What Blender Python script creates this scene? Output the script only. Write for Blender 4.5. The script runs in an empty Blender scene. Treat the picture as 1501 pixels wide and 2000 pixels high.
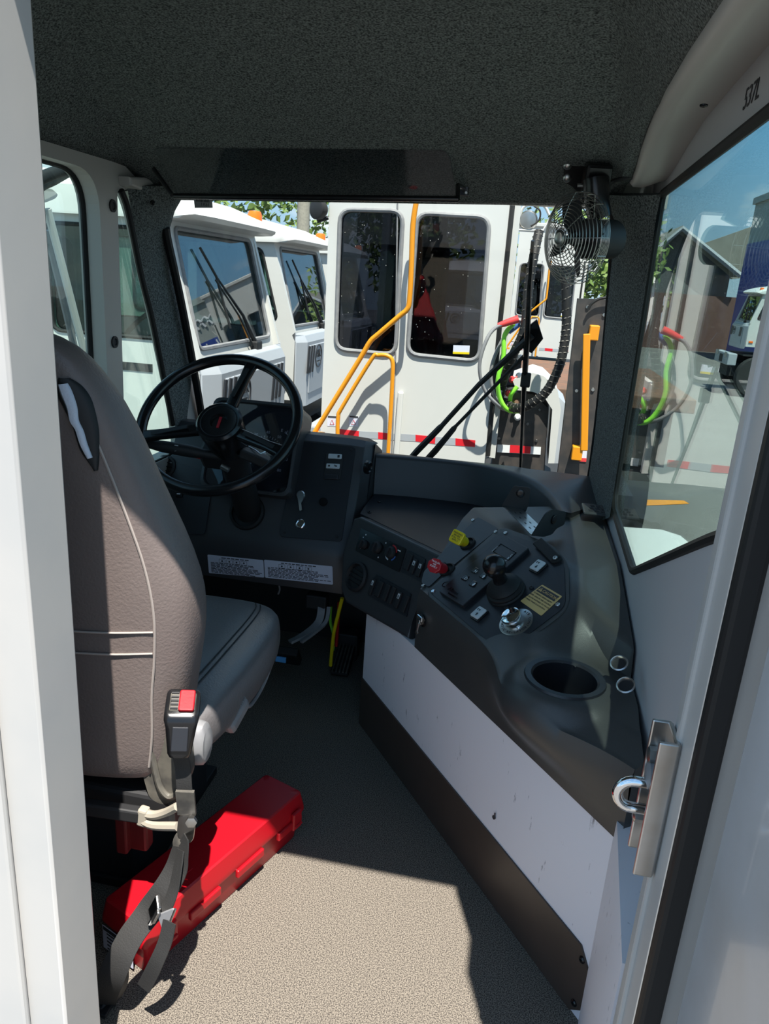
import bpy, bmesh, math, random
from math import sin, cos, tan, pi, radians, hypot, atan2
from mathutils import Vector, Matrix
from mathutils.geometry import tessellate_polygon
random.seed(7)
SC = bpy.context.scene
COL = SC.collection
V = Vector
# ------------------------------------------------------------------ camera
FPX = 1450.0; TH = radians(17.46); PS = radians(9.5); RO = radians(3.86); HC = 1.3
CAM = V((0, 0, HC))
FW = V((-sin(PS)*cos(TH), cos(PS)*cos(TH), -sin(TH)))
_r = V((cos(PS), sin(PS), 0)); _u = _r.cross(FW)
RT = cos(RO)*_r + sin(RO)*_u; UP = -sin(RO)*_r + cos(RO)*_u
cd = bpy.data.cameras.new('camera'); cam = bpy.data.objects.new('camera', cd); COL.objects.link(cam)
cd.sensor_fit = 'HORIZONTAL'; cd.sensor_width = 36.0; cd.lens = FPX/1501*36.0
cd.clip_start = .02; cd.clip_end = 400
m = Matrix((RT, UP, -FW)).transposed().to_4x4(); m.translation = CAM; cam.matrix_world = m
SC.camera = cam
def ray(x, y): return FW + RT*((x-750.5)/FPX) - UP*((y-1000)/FPX)
def P(x, y, X=None, Y=None, Z=None):
    """measured photo point at a known real distance -> world point"""
    d = ray(x, y)
    t = X/d.x if X is not None else Y/d.y if Y is not None else (Z-HC)/d.z
    return CAM + d*t
def PL(x, y, o, n):
    d = ray(x, y); o = V(o); n = V(n)
    return CAM + d*(n.dot(o-CAM)/n.dot(d))
# ------------------------------------------------------------------ materials
def mat(name, col, rough=.5, metal=0., spec=.5, noise=None, bump=None, coat=0., emit=None):
    """noise=(scale, amount, colour2, detail)   bump=(scale, strength, distance)"""
    M = bpy.data.materials.new(name); M.use_nodes = True
    nt = M.node_tree; b = nt.nodes['Principled BSDF']
    c = (*col, 1)
    b.inputs['Base Color'].default_value = c
    b.inputs['Roughness'].default_value = rough
    b.inputs['Metallic'].default_value = metal
    b.inputs['Specular IOR Level'].default_value = spec
    if coat: b.inputs['Coat Weight'].default_value = coat
    if emit:
        b.inputs['Emission Color'].default_value = (*emit[0], 1); b.inputs['Emission Strength'].default_value = emit[1]
    tc = nt.nodes.new('ShaderNodeTexCoord')
    if noise:
        n = nt.nodes.new('ShaderNodeTexNoise'); n.inputs['Scale'].default_value = noise[0]; n.inputs['Detail'].default_value = noise[3] if len(noise) > 3 else 4
        nt.links.new(tc.outputs['Object'], n.inputs['Vector'])
        r = nt.nodes.new('ShaderNodeValToRGB')
        w = noise[1]
        r.color_ramp.elements[0].position = .5-w; r.color_ramp.elements[1].position = .5+w
        r.color_ramp.elements[0].color = c; r.color_ramp.elements[1].color = (*noise[2], 1)
        nt.links.new(n.outputs['Fac'], r.inputs['Fac']); nt.links.new(r.outputs['Color'], b.inputs['Base Color'])
    if bump:
        n2 = nt.nodes.new('ShaderNodeTexNoise'); n2.inputs['Scale'].default_value = bump[0]; n2.inputs['Detail'].default_value = 3
        nt.links.new(tc.outputs['Object'], n2.inputs['Vector'])
        bp = nt.nodes.new('ShaderNodeBump'); bp.inputs['Strength'].default_value = bump[1]; bp.inputs['Distance'].default_value = bump[2]
        nt.links.new(n2.outputs['Fac'], bp.inputs['Height']); nt.links.new(bp.outputs['Normal'], b.inputs['Normal'])
    return M
def glass(name, tint, ior=1.5, rough=0., dirt=0.):
    M = bpy.data.materials.new(name); M.use_nodes = True; nt = M.node_tree
    for n in list(nt.nodes): nt.nodes.remove(n)
    out = nt.nodes.new('ShaderNodeOutputMaterial'); mx = nt.nodes.new('ShaderNodeMixShader')
    tr = nt.nodes.new('ShaderNodeBsdfTransparent'); tr.inputs['Color'].default_value = (*tint, 1)
    gl = nt.nodes.new('ShaderNodeBsdfGlossy'); gl.inputs['Roughness'].default_value = rough
    fr = nt.nodes.new('ShaderNodeFresnel')
    ge = nt.nodes.new('ShaderNodeNewGeometry'); ml = nt.nodes.new('ShaderNodeMath'); ml.operation = 'MULTIPLY_ADD'; ml.inputs[1].default_value = -2; ml.inputs[2].default_value = 1
    pw = nt.nodes.new('ShaderNodeMath'); pw.operation = 'POWER'; pw.inputs[0].default_value = ior
    nt.links.new(ge.outputs['Backfacing'], ml.inputs[0]); nt.links.new(ml.outputs[0], pw.inputs[1]); nt.links.new(pw.outputs[0], fr.inputs['IOR'])
    nt.links.new(fr.outputs[0], mx.inputs[0]); nt.links.new(tr.outputs[0], mx.inputs[1]); nt.links.new(gl.outputs[0], mx.inputs[2])
    last = mx
    if dirt:
        tc = nt.nodes.new('ShaderNodeTexCoord'); n = nt.nodes.new('ShaderNodeTexVoronoi'); n.inputs['Scale'].default_value = 38
        nt.links.new(tc.outputs['Object'], n.inputs['Vector'])
        rp = nt.nodes.new('ShaderNodeValToRGB'); rp.color_ramp.elements[0].position = .03; rp.color_ramp.elements[1].position = .09
        rp.color_ramp.elements[0].color = (dirt, dirt, dirt, 1); rp.color_ramp.elements[1].color = (0, 0, 0, 1)
        nt.links.new(n.outputs['Distance'], rp.inputs['Fac'])
        df = nt.nodes.new('ShaderNodeBsdfDiffuse'); df.inputs['Color'].default_value = (.7, .68, .62, 1)
        m2 = nt.nodes.new('ShaderNodeMixShader')
        nt.links.new(rp.outputs[0], m2.inputs[0]); nt.links.new(mx.outputs[0], m2.inputs[1]); nt.links.new(df.outputs[0], m2.inputs[2]); last = m2
    nt.links.new(last.outputs[0], out.inputs[0])
    return M
MT = {}
MT['plastic'] = mat('dash_plastic', (.03, .031, .034), .42, noise=(6, .3, (.04, .04, .042)), bump=(600, .25, .0006))
MT['console'] = mat('console_plastic', (.042, .043, .044), .42, noise=(5, .28, (.060, .059, .055)), bump=(500, .3, .0006))
MT['panel'] = mat('panel_black', (.016, .017, .021), .38, bump=(900, .15, .0003))
MT['black'] = mat('black_gloss', (.008, .008, .009), .22)
MT['blackmatte'] = mat('black_matte', (.014, .014, .015), .6)
MT['rubber'] = mat('rubber', (.012, .012, .012), .55, spec=.3)
MT['felt'] = mat('grey_felt', (.030, .034, .033), .95, spec=.1, noise=(260, .16, (.20, .22, .21), 6), bump=(300, .6, .002))
MT['white'] = mat('white_paint', (.56, .555, .53), .35, noise=(2.5, .3, (.61, .605, .58)))
MT['doorwhite'] = mat('door_white', (.56, .56, .57), .22, coat=.3, noise=(6, .15, (.50, .48, .46), 6), bump=(9, .12, .004))
MT['jamb'] = mat('white_jamb', (.43, .425, .41), .4, noise=(5, .12, (.47, .455, .43), 6))
MT['shadedred'] = mat('shaded_red', (.12, .012, .012), .5)  # red plastic darkened: the shadow under the seat is in the colour
MT['scuffed'] = mat('scuffed_white', (.80, .77, .80), .45)
MT['liner'] = mat('cream_fibreglass', (.44, .42, .39), .45)
MT['lpanel'] = mat('grey_white_inner', (.50, .50, .51), .5)
MT['vinyl'] = mat('taupe_vinyl', (.145, .115, .105), .42, noise=(8, .3, (.170, .137, .126)), bump=(210, .5, .0016))
MT['seatsky'] = mat('sky_grey_vinyl', (.15, .14, .14), .30, bump=(210, .4, .0014))  # cushion vinyl greyed: the sky's bluish reflection is put into the colour
MT['thread'] = mat('thread', (.36, .31, .28), .7)
MT['floor'] = mat('floor_mat', (.235, .205, .167), .85, spec=.06, noise=(430, .09, (.062, .054, .047), 3), bump=(430, .5, .001))
MT['red'] = mat('red_plastic', (.40, .003, .010), .38, bump=(200, .15, .0006))
MT['redknob'] = mat('red_knob', (.40, .012, .02), .3)
MT['yellow'] = mat('yellow_knob', (.72, .55, .01), .3)
MT['chrome'] = mat('chrome', (.85, .85, .86), .08, metal=1)
MT['steel'] = mat('zinc_steel', (.62, .62, .62), .3, metal=1, noise=(14, .2, (.45, .42, .38)))
MT['wire'] = mat('fan_wire', (.42, .40, .38), .28, metal=1)
MT['brown'] = mat('brown_strip', (.055, .040, .032), .4, noise=(12, .3, (.07, .05, .04)))
MT['orange'] = mat('orange_paint', (.72, .27, .008), .4)
MT['amber'] = mat('amber_lens', (.9, .16, .01), .3)
MT['tapered'] = mat('red_tape', (.65, .02, .03), .35)
MT['tapewhite'] = mat('white_tape', (.75, .76, .78), .35)
MT['label'] = mat('label_white', (.62, .64, .74), .4)
MT['ink'] = mat('ink', (.03, .03, .035), .5)
MT['inkwhite'] = mat('ink_white', (.75, .76, .78), .5)
MT['caution'] = mat('caution_gold', (.64, .43, .16), .45)
MT['switch'] = mat('switch_grey', (.52, .56, .58), .4)
MT['lever'] = mat('lever_grey', (.19, .19, .20), .5, noise=(30, .2, (.25, .25, .25)))
MT['web'] = mat('webbing', (.020, .0195, .019), .7, bump=(400, .5, .001))
MT['dusty'] = mat('dusty_black', (.05, .047, .043), .55, noise=(30, .15, (.12, .11, .09)))
MT['asphalt'] = mat('asphalt', (.11, .105, .10), .9, noise=(1.2, .3, (.15, .145, .135)))
MT['tyre'] = mat('tyre', (.02, .02, .02), .8)
MT['gray_and_shaded'] = mat('grey_and_shaded_white', (.36, .38, .41), .4)  # grey parts, plus white noses with their shade put into the colour
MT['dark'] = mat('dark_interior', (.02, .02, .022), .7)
MT['rustdark'] = mat('rusty_black', (.036, .034, .034), .5, noise=(20, .12, (.062, .052, .047)))
MT['rust'] = mat('rust', (.20, .09, .05), .8, noise=(12, .2, (.10, .07, .05)))
MT['greenhose'] = mat('green_hose', (.25, .75, .05), .4)
MT['bluehose'] = mat('blue_hand', (.05, .12, .35), .4)
MT['redgrip'] = mat('red_grip', (.65, .05, .05), .4)
MT['leaf'] = mat('leaf', (.06, .12, .02), .6, noise=(.9, .2, (.17, .24, .05)))
MT['bark'] = mat('bark', (.14, .11, .085), .9)
MT['pole'] = mat('wood_pole', (.33, .31, .25), .9, noise=(20, .2, (.25, .23, .19)))
MT['roofing'] = mat('shingle', (.20, .19, .165), .9, noise=(3, .3, (.26, .25, .22)))
MT['siding'] = mat('dark_siding', (.10, .105, .11), .8)
MT['brick'] = mat('brick', (.13, .07, .06), .9)
MT['blue'] = mat('blue_wall', (.02, .05, .28), .5)
MT['bgrey'] = mat('grey_wall', (.30, .33, .31), .8, noise=(1.5, .3, (.36, .38, .36)))
MT['bluepatch'] = mat('blue_patch', (.10, .38, .75), .5)
MT['foam'] = mat('foam', (.62, .66, .75), .9, bump=(200, .5, .002))
MT['interiorgreen'] = mat('pale_green_inside', (.40, .50, .47), .6)
MT['g_wind'] = glass('windshield_glass', (.93, .95, .93), 1.45)
MT['g_left'] = glass('green_glass', (.82, .92, .88), 1.5)
MT['g_right'] = glass('right_glass', (.78, .90, .87), 1.6)
MT['g_truck'] = glass('truck_windshield', (.42, .50, .54), 2.3)
MT['g_truckside'] = glass('truck_side_glass', (.55, .66, .63), 1.6)
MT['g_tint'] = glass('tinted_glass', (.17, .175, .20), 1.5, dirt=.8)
MT['g_visor'] = glass('visor_tint', (.66, .67, .69), 1.3)
MT['g_lens'] = glass('cluster_lens', (.75, .76, .8), 1.5)
# scuffed panel: dark scratches with a shape of their own
def scuff(M, base, sc, thr):
    nt = M.node_tree; b = nt.nodes['Principled BSDF']; tc = nt.nodes.new('ShaderNodeTexCoord')
    mp = nt.nodes.new('ShaderNodeMapping'); mp.inputs['Scale'].default_value = sc
    n = nt.nodes.new('ShaderNodeTexNoise'); n.inputs['Scale'].default_value = 5; n.inputs['Detail'].default_value = 9; n.inputs['Roughness'].default_value = .7
    r = nt.nodes.new('ShaderNodeValToRGB'); r.color_ramp.elements[0].position = thr; r.color_ramp.elements[1].position = thr+.05
    r.color_ramp.elements[0].color = (*base, 1); r.color_ramp.elements[1].color = (.30, .28, .30, 1)
    nt.links.new(tc.outputs['Object'], mp.inputs[0]); nt.links.new(mp.outputs[0], n.inputs['Vector'])
    nt.links.new(n.outputs['Fac'], r.inputs['Fac']); nt.links.new(r.outputs['Color'], b.inputs['Base Color'])
scuff(MT['scuffed'], (.82, .79, .82), (9, 9, 2.2), .63)
# ------------------------------------------------------------------ mesh builder
def lerp(a, b, t): return a+(b-a)*t
def sm(a, b, x):
    t = max(0, min(1, (x-a)/(b-a))); return t*t*(3-2*t)
def rpoly(pts, r, n=5):
    """round the corners of a 2-D or 3-D polygon"""
    pts = [V(p) for p in pts]; out = []; N = len(pts)
    for i, p in enumerate(pts):
        rr = r[i] if isinstance(r, (list, tuple)) else r
        a = pts[i-1]-p; b = pts[(i+1) % N]-p
        d = min(rr, a.length*.49, b.length*.49)
        if d < 1e-6: out.append(p); continue
        A = p+a.normalized()*d; B = p+b.normalized()*d
        for k in range(n+1):
            t = k/n; out.append(A*(1-t)**2 + p*2*t*(1-t) + B*t*t)
    return out
def spline(pts, n=8, closed=False):
    pts = [V(p) for p in pts]; N = len(pts); out = []
    rng = range(N) if closed else range(N-1)
    g = (lambda i: pts[i % N]) if closed else (lambda i: pts[max(0, min(N-1, i))])
    for i in rng:
        a, b, c, d = g(i-1), g(i), g(i+1), g(i+2)
        for k in range(n):
            t = k/n
            out.append(.5*((2*b)+(c-a)*t+(2*a-5*b+4*c-d)*t*t+(3*b-3*c+d-a)*t**3))
    if not closed: out.append(pts[-1])
    return out
def frame(n, hint=(0, 0, 1)):
    n = V(n).normalized(); h = V(hint)
    if abs(n.dot(h.normalized())) > .98: h = V((1, 0, 0))
    u = h.cross(n).normalized(); v = n.cross(u)
    return u, v, n
class MB:
    def __init__(s): s.bm = bmesh.new(); s.sm = False
    def face(s, pts):
        vs = [s.bm.verts.new(p) for p in pts]; return s.bm.faces.new(vs)
    def box(s, c, size, u=(1, 0, 0), v=(0, 1, 0), bev=0, seg=2):
        c = V(c); u = V(u).normalized(); v = V(v); v = (v-u*u.dot(v)).normalized(); w = u.cross(v)
        a, b, d = (x/2 for x in size)
        vs = [s.bm.verts.new(c+u*(i*a)+v*(j*b)+w*(k*d)) for i in (-1, 1) for j in (-1, 1) for k in (-1, 1)]
        fs = [s.bm.faces.new([vs[i] for i in q]) for q in ((0, 1, 3, 2), (4, 6, 7, 5), (0, 4, 5, 1), (2, 3, 7, 6), (0, 2, 6, 4), (1, 5, 7, 3))]
        if bev:
            es = list({e for f in fs for e in f.edges})
            bmesh.ops.bevel(s.bm, geom=es, offset=bev, segments=seg, affect='EDGES', profile=.5)
        return s
    def prism(s, pts, vec, bev=0, seg=2):
        """extrude a planar 3-D polygon along vec"""
        vec = V(vec); n = len(pts)
        a = [s.bm.verts.new(p) for p in pts]; b = [s.bm.verts.new(V(p)+vec) for p in pts]
        fs = [s.bm.faces.new(a[::-1]), s.bm.faces.new(b)]
        for i in range(n): fs.append(s.bm.faces.new((a[i], a[(i+1) % n], b[(i+1) % n], b[i])))
        if bev:
            es = [e for e in fs[1].edges]
            bmesh.ops.bevel(s.bm, geom=es, offset=bev, segments=seg, affect='EDGES', profile=.5)
        return s
    def slab(s, outer, holes, fn, vec):
        """plate with holes; fn maps (a,b) to 3-D, vec is the thickness"""
        loops = [[V((p[0], p[1], 0)) for p in outer]]+[[V((p[0], p[1], 0)) for p in h] for h in holes]
        flat = [p for l in loops for p in l]
        tris = tessellate_polygon(loops)
        vec = V(vec)
        A = [s.bm.verts.new(V(fn(p.x, p.y))) for p in flat]; B = [s.bm.verts.new(v.co+vec) for v in A]
        for t in tris:
            if len(set(t)) < 3: continue
            try: s.bm.faces.new([A[i] for i in t]); s.bm.faces.new([B[i] for i in t[::-1]])
            except ValueError: pass
        k = 0
        for l in loops:
            n = len(l)
            for i in range(n):
                j = (i+1) % n
                try: s.bm.faces.new((A[k+i], A[k+j], B[k+j], B[k+i]))
                except ValueError: pass
            k += n
        return s
    def loft(s, rings, cap=True, closed=True):
        rr = [[s.bm.verts.new(p) for p in r] for r in rings]; n = len(rings[0])
        for a, b in zip(rr, rr[1:]):
            for i in range(n if closed else n-1):
                j = (i+1) % n
                s.bm.faces.new((a[i], a[j], b[j], b[i]))
        if cap and closed: s.bm.faces.new(rr[0][::-1]); s.bm.faces.new(rr[-1])
        s.sm = True
        return s
    def tube(s, pts, r, n=8, closed=False, cap=True):
        pts = [V(p) for p in pts]; N = len(pts); rings = []; u = None
        for i, p in enumerate(pts):
            if closed: d = pts[(i+1) % N]-pts[i-1]
            else: d = pts[min(N-1, i+1)]-pts[max(0, i-1)]
            d.normalize()
            if u is None: u = frame(d)[0]
            u = (u-d*u.dot(d)).normalized(); w = d.cross(u)
            rr = r[i] if isinstance(r, (list, tuple)) else r
            rings.append([p+(u*cos(2*pi*k/n)+w*sin(2*pi*k/n))*rr for k in range(n)])
        if closed:
            best = min(range(n), key=lambda k: (rings[0][k]-rings[-1][0]).length)
            rings.append([rings[0][(k+best) % n] for k in range(n)])
            rr = [[s.bm.verts.new(p) for p in q] for q in rings[:-1]]
            rr.append([rr[0][(k+best) % n] for k in range(n)])
            for a, b in zip(rr, rr[1:]):
                for i in range(n):
                    j = (i+1) % n; s.bm.faces.new((a[i], a[j], b[j], b[i]))
            s.sm = True
            return s
        return s.loft(rings, cap)
    def strap(s, pts, w, th, side):
        """flat webbing: side = width direction (vector or list)"""
        pts = [V(p) for p in pts]; rings = []
        for i, p in enumerate(pts):
            d = (pts[min(len(pts)-1, i+1)]-pts[max(0, i-1)]).normalized()
            sd = V(side[i] if isinstance(side, list) else side); sd = (sd-d*sd.dot(d)).normalized(); nn = d.cross(sd)
            rings.append([p+sd*w/2+nn*th/2, p-sd*w/2+nn*th/2, p-sd*w/2-nn*th/2, p+sd*w/2-nn*th/2])
        s.loft(rings)
        return s
    def lathe(s, prof, o, ax, n=24, cap=True):
        """prof = [(radius, height along axis)]"""
        o = V(o); u, v, w = frame(ax)
        rings = [[o+w*h+(u*cos(2*pi*k/n)+v*sin(2*pi*k/n))*max(r, 1e-5) for k in range(n)] for r, h in prof]
        s.loft(rings, cap); return s
    def grid(s, f, nu, nv):
        g = [[s.bm.verts.new(f(i/nu, j/nv)) for j in range(nv+1)] for i in range(nu+1)]
        for i in range(nu):
            for j in range(nv): s.bm.faces.new((g[i][j], g[i+1][j], g[i+1][j+1], g[i][j+1]))
        s.sm = True
        return s
    def text(s, txt, o, u, v, size, th=.0004, align='CENTER', font_w=1.0):
        """lettering lying in the plane u,v centred at o"""
        c = bpy.data.curves.new('t', 'FONT'); c.body = txt; c.size = size; c.align_x = align; c.align_y = 'CENTER'; c.extrude = th/2; c.resolution_u = 2
        ob = bpy.data.objects.new('t', c); COL.objects.link(ob)
        dg = bpy.context.evaluated_depsgraph_get(); me = bpy.data.meshes.new_from_object(ob.evaluated_get(dg))
        u = V(u).normalized(); v = V(v).normalized(); w = u.cross(v)
        mm = Matrix((u*font_w, v, w)).transposed().to_4x4(); mm.translation = V(o)
        me.transform(mm); s.bm.from_mesh(me)
        bpy.data.objects.remove(ob); bpy.data.curves.remove(c); bpy.data.meshes.remove(me)
        return s
    def build(s, name, m, parent=None, smooth=None, bevel=0, subsurf=0, angle=40, norm=True):
        bm = s.bm
        if norm: bmesh.ops.recalc_face_normals(bm, faces=bm.faces[:])
        me = bpy.data.meshes.new(name)
        loc = V((0, 0, 0))
        if parent is not None:
            loc = V(parent['_o']) if '_o' in parent else V((0, 0, 0))
        for v in bm.verts: v.co -= loc
        bm.to_mesh(me); bm.free()
        ms = m if isinstance(m, (list, tuple)) else [m]
        for q in ms: me.materials.append(MT[q] if isinstance(q, str) else q)
        ob = bpy.data.objects.new(name, me); COL.objects.link(ob)
        if parent is not None: ob.parent = parent; ob['_o'] = tuple(loc)
        if bevel:
            b = ob.modifiers.new('b', 'BEVEL'); b.width = bevel; b.segments = 2; b.limit_method = 'ANGLE'; b.angle_limit = radians(35)
        if subsurf:
            b = ob.modifiers.new('s', 'SUBSURF'); b.levels = subsurf; b.render_levels = subsurf
        sm_ = s.sm if smooth is None else smooth
        if sm_ or bevel or subsurf:
            me.polygons.foreach_set('use_smooth', [True]*len(me.polygons))
            if hasattr(me, 'set_sharp_from_angle') and not subsurf: me.set_sharp_from_angle(angle=radians(angle))
        return ob
def thing(name, label, cat, loc, group=None):
    o = bpy.data.objects.new(name, None); COL.objects.link(o); o.location = loc
    o.empty_display_size = .05
    o['label'] = label; o['category'] = cat; o['_o'] = tuple(loc)
    if group: o['group'] = group
    return o
def tag(o, label, cat, group=None, kind=None):
    o['label'] = label; o['category'] = cat
    if group: o['group'] = group
    if kind: o['kind'] = kind
    return o
def struct(o):
    o['kind'] = 'structure'; return o
def copy_tree(o, parent=None):
    c = o.copy(); COL.objects.link(c)
    if parent is not None: c.parent = parent
    for ch in list(o.children): copy_tree(ch, c)
    return c
def single(name, mb, m, label, cat, loc, group=None, **kw):
    """a thing that is one mesh, its origin at its base"""
    for v in mb.bm.verts: v.co -= V(loc)
    o = mb.build(name, m, None, **kw); o.location = loc
    o['_o'] = tuple(loc)
    return tag(o, label, cat, group)
def screw(mb, p, n, r=.005):
    mb.lathe([(r, 0), (r, r*.35), (r*.7, r*.6), (r*.35, r*.6), (r*.3, r*.3)], p, n, 10)
# ================================================================== THE CAB SHELL
XL, XR = -1.09, .28
WSY = lambda z: 2.45-.423*(z-.72)
WSN = V((0, 1, .423)).normalized(); WSO = V((0, 2.45, .72))
fl = struct(MB().box((-.43, 1.61, -.02), (1.52, 1.84, .04)).build('floor', 'floor'))
# ---- right wall with its window opening
RW = [(1.998, 1.532), (1.978, .790), (1.93, .762), (1.529, .745), (1.005, .999), (.86, 1.06), (.86, 1.545)]
RWr = rpoly(RW, [.03, .03, .03, .03, .05, .05, .05])
RWr = [(p[0], p[1]) for p in rpoly([(a, b) for a, b in RW], [.02, .04, .02, .03, .05, .05, .05])]
wr = struct(MB().slab([(.72, 0), (2.5, 0), (2.5, .74), (2.2, 1.5), (2.2, 1.76), (.72, 1.76)], [RWr], lambda a, b: (XR, a, b), (.004, 0, 0)).build('wall_right', 'lpanel'))
w1 = MB().slab(RWr, [], lambda a, b: (XR+.003, a, b), (.004, 0, 0)).build('window_1', 'g_right'); struct(w1)
g = MB().tube([(XR+.002, a, b) for a, b in RWr], .0095, 8, closed=True).build('gasket', 'rubber', w1)
g = MB().tube([(XR-.004, a, b) for a, b in RWr], .0035, 6, closed=True).build('bright_edge', 'lpanel', w1)
# ---- left wall: sliding side window and quarter window
L1 = [(p[0], p[1]) for p in rpoly([(.92, .93), (1.85, .93), (1.852, 1.507), (.92, 1.515)], [.05, .05, .10, .10], 8)]
L2 = [(p[0], p[1]) for p in rpoly([(1.925, .70), (2.34, .70), (2.31, .835), (2.18, 1.174), (2.07, 1.44), (2.03, 1.49), (1.94, 1.47)], [.03, .03, .01, .01, .03, .01, .01])]
wl = struct(MB().slab([(.72, 0), (2.5, 0), (2.5, .74), (2.2, 1.5), (2.2, 1.76), (.72, 1.76)], [L1, L2], lambda a, b: (XL, a, b), (-.06, 0, 0)).build('wall_left', 'liner'))
for n_, L, ins in (('window_2', L1, .008), ('window_3', L2, .005)):
    xo = .050 if n_ == 'window_2' else .012
    w = MB().slab(L, [], lambda a, b: (XL-xo, a, b), (-.005, 0, 0)).build(n_, 'g_left'); struct(w)
    MB().tube([(XL-xo+.004, a, b) for a, b in L], ins, 8, closed=True).build('gasket', 'rubber', w)
mb = MB()
for q in ((219, 402), (223, 668)): mb.lathe([(.016, 0), (.016, .004), (.010, .004), (.008, .001)], P(*q, X=XL), (1, 0, 0), 14)
mb.build('recess_screw', 'dark', wl)
a = [P(*q, X=XL+.001) for q in ((231, 344), (262, 345), (300, 362), (268, 376), (233, 362))]
MB().prism(a, (.035, 0, 0), .006).build('pillar_cap', 'liner', wl)
# ---- back wall with the doorway we look through
DX0, DX1, DZ = -.535, .222, 1.70
wb = MB().slab([(-1.16, -.05), (.325, -.05), (.325, 1.80), (-1.16, 1.80)], [[(DX0, .0), (DX1, .0), (DX1, DZ), (DX0, DZ)]], lambda a, b: (a, .80, b), (0, -.085, 0)).build('wall_back', 'jamb', bevel=.004)
struct(wb)
MB().box((DX1+.012, .706, .85), (.026, .022, 1.70), bev=.006).build('door_seal', 'rubber', wb)
MB().box((DX1+.001, .765, .85), (.012, .014, 1.70), bev=.004).build('door_track', 'jamb', wb)
dr_ = MB().box((.279, .598, .80), (.040, .195, 1.76), bev=.008, seg=3).build('door_1', 'doorwhite'); struct(dr_)
# raised edge strip of the left post, in the jamb paint
MB().box((-.66, .709, .8), (.14, .012, 1.7), bev=.005).build('door_post_plate', 'jamb', wb)
# ---- front wall below and above the windscreen
wf = MB().box((-.43, 2.48, .34), (1.5, .05, .74)).build('wall_front', 'blackmatte'); struct(wf)
wp = [V((-1.085, WSY(.70)+.02, .70)), V((.27, WSY(.70)+.02, .70)), V((.27, WSY(1.56)+.02, 1.56)), V((-1.085, WSY(1.56)+.02, 1.56))]
w4 = MB().prism(wp, WSN*.006).build('window_4', 'g_wind'); struct(w4)
MB().box((-.43, 2.2, 1.64), (1.5, .10, .25)).build('header', 'white', wf)
rf = MB().box((-.45, 1.46, 1.79), (1.52, 1.56, .035)).build('roof_skin', 'white'); rf.name = 'trim_1'; struct(rf)
# ---- felt headliner
def ceil_pt(u, v):
    x = lerp(-1.092, .180+.02*sm(1.5,2.0,lerp(.78,2.145,v)), u); y = lerp(.78, 2.145, v)
    z = 1.722
    hz = 1.512+.033*x
    if y > 1.38:
        t = (y-1.38)/(2.145-1.38)
        z = lerp(1.722, hz, t**1.25)
    dl = x+1.092
    z = min(z, 1.538+ .95*(dl*(1.05-dl*.9)) if dl < .35 else z)
    dr = max(0, .178-x)
    z = min(z, 1.612-.06*sm(1.55, 2.0, y)+dr*1.1 if dr < .25 else z)
    if v > .985: z = hz-.004
    return V((x, y, z))
def czf(x, y):
    return ceil_pt((x+1.092)/1.272, (y-.78)/1.365).z
def ceil_hit(px, py):
    d = ray(px, py); t = .8
    while t < 3.2:
        p = CAM+d*t
        if p.z > czf(min(.17, p.x), min(2.12, p.y)): break
        t += .004
    return p
ce = MB().grid(ceil_pt, 60, 60); ce = ce.build('ceiling', 'felt'); struct(ce)
so = ce.modifiers.new('s', 'SOLIDIFY'); so.thickness = -.012
for q in ((295, 45), (545, 40), (808, 32), (1092, 27)):
    mb = MB(); p = P(*q, Z=1.722); screw(mb, p+V((0, 0, .001)), (0, 0, -1), .006); mb.build('screw', 'black', ce)
# ---- fibreglass rail along the right side of the roof
ys = [.805, 1.0, 1.2, 1.4, 1.6, 1.75, 1.86, 1.93, 1.975]
rings = []
for i, y in enumerate(ys):
    xi = .172+.012*sm(1.3, 1.6, y)+.016*sm(1.6, 1.98, y); zi = 1.602-.058*sm(1.55, 1.98, y); zo = 1.637-.018*sm(1.2, 1.6, y)-.060*sm(1.55, 1.98, y)
    prof = [(xi+.05, 1.74), (xi+.001, zi+.020), (xi+.002, zi+.006), (xi+.010, zi-.002), (xi+.03, zi-.003), (lerp(xi, .281, .75), lerp(zi, zo, .7)-.002), (.281, zo), (.281, 1.74)]
    rings.append([V((a, y, b)) for a, b in prof])
rail = MB().loft(rings).build('trim_2', 'liner', angle=50); struct(rail)
for q in ((1374, 204), (1287, 316)):
    mb = MB(); screw(mb, P(*q, Z=1.575), (0, 0, -1), .006); mb.build('screw', 'black', rail)
mb = MB()
uu = V((0, -1, 0)); vv = V((0, 0, 1)); o = P(1467, 185, X=XR-.001)
mb.text('537L', o, uu, vv, .042, .0006)
mb.build('stencil_number', 'ink', wr)
# ---- pillars
def pillar(name, rows, sgn, m='felt'):
    rings = []
    for (l, r) in rows:
        l = V(l); r = V(r); d = r-l
        back = V((0, 1, .2)).normalized(); ring = []
        for k in range(9):
            t = k/8; ring.append(l+d*t - back*(.030*sin(pi*t)))
        ring += [r+back*.035, l+back*.035]
        rings.append(ring)
    return struct(MB().loft(rings).build(name, m, angle=60))
rows = []
for (yl, xl, xr) in ((362, 248, 352), (383, 251, 349), (415, 257, 331), (460, 264, 318), (540, 282, 330), (620, 301, 347), (720, 321, 366), (830, 341, 384), (875, 350, 393)):
    rows.append((P(xl, yl, X=XL+.004), PL(xr, yl, WSO, WSN)))
pl = pillar('trim_3', rows, 1)
gk = [PL(x, y, WSO, WSN)+V((0, .004, 0)) for x, y in ((322, 445), (326, 470), (346, 560), (366, 660), (384, 760), (396, 835), (402, 880))]
MB().tube(spline(gk, 4), .013, 8).build('gasket', 'rubber', pl)
gk = [P(x, y, X=XL+.006) for x, y in ((236, 372), (247, 400), (258, 450), (276, 540), (296, 620), (316, 720), (337, 830))]
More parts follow.
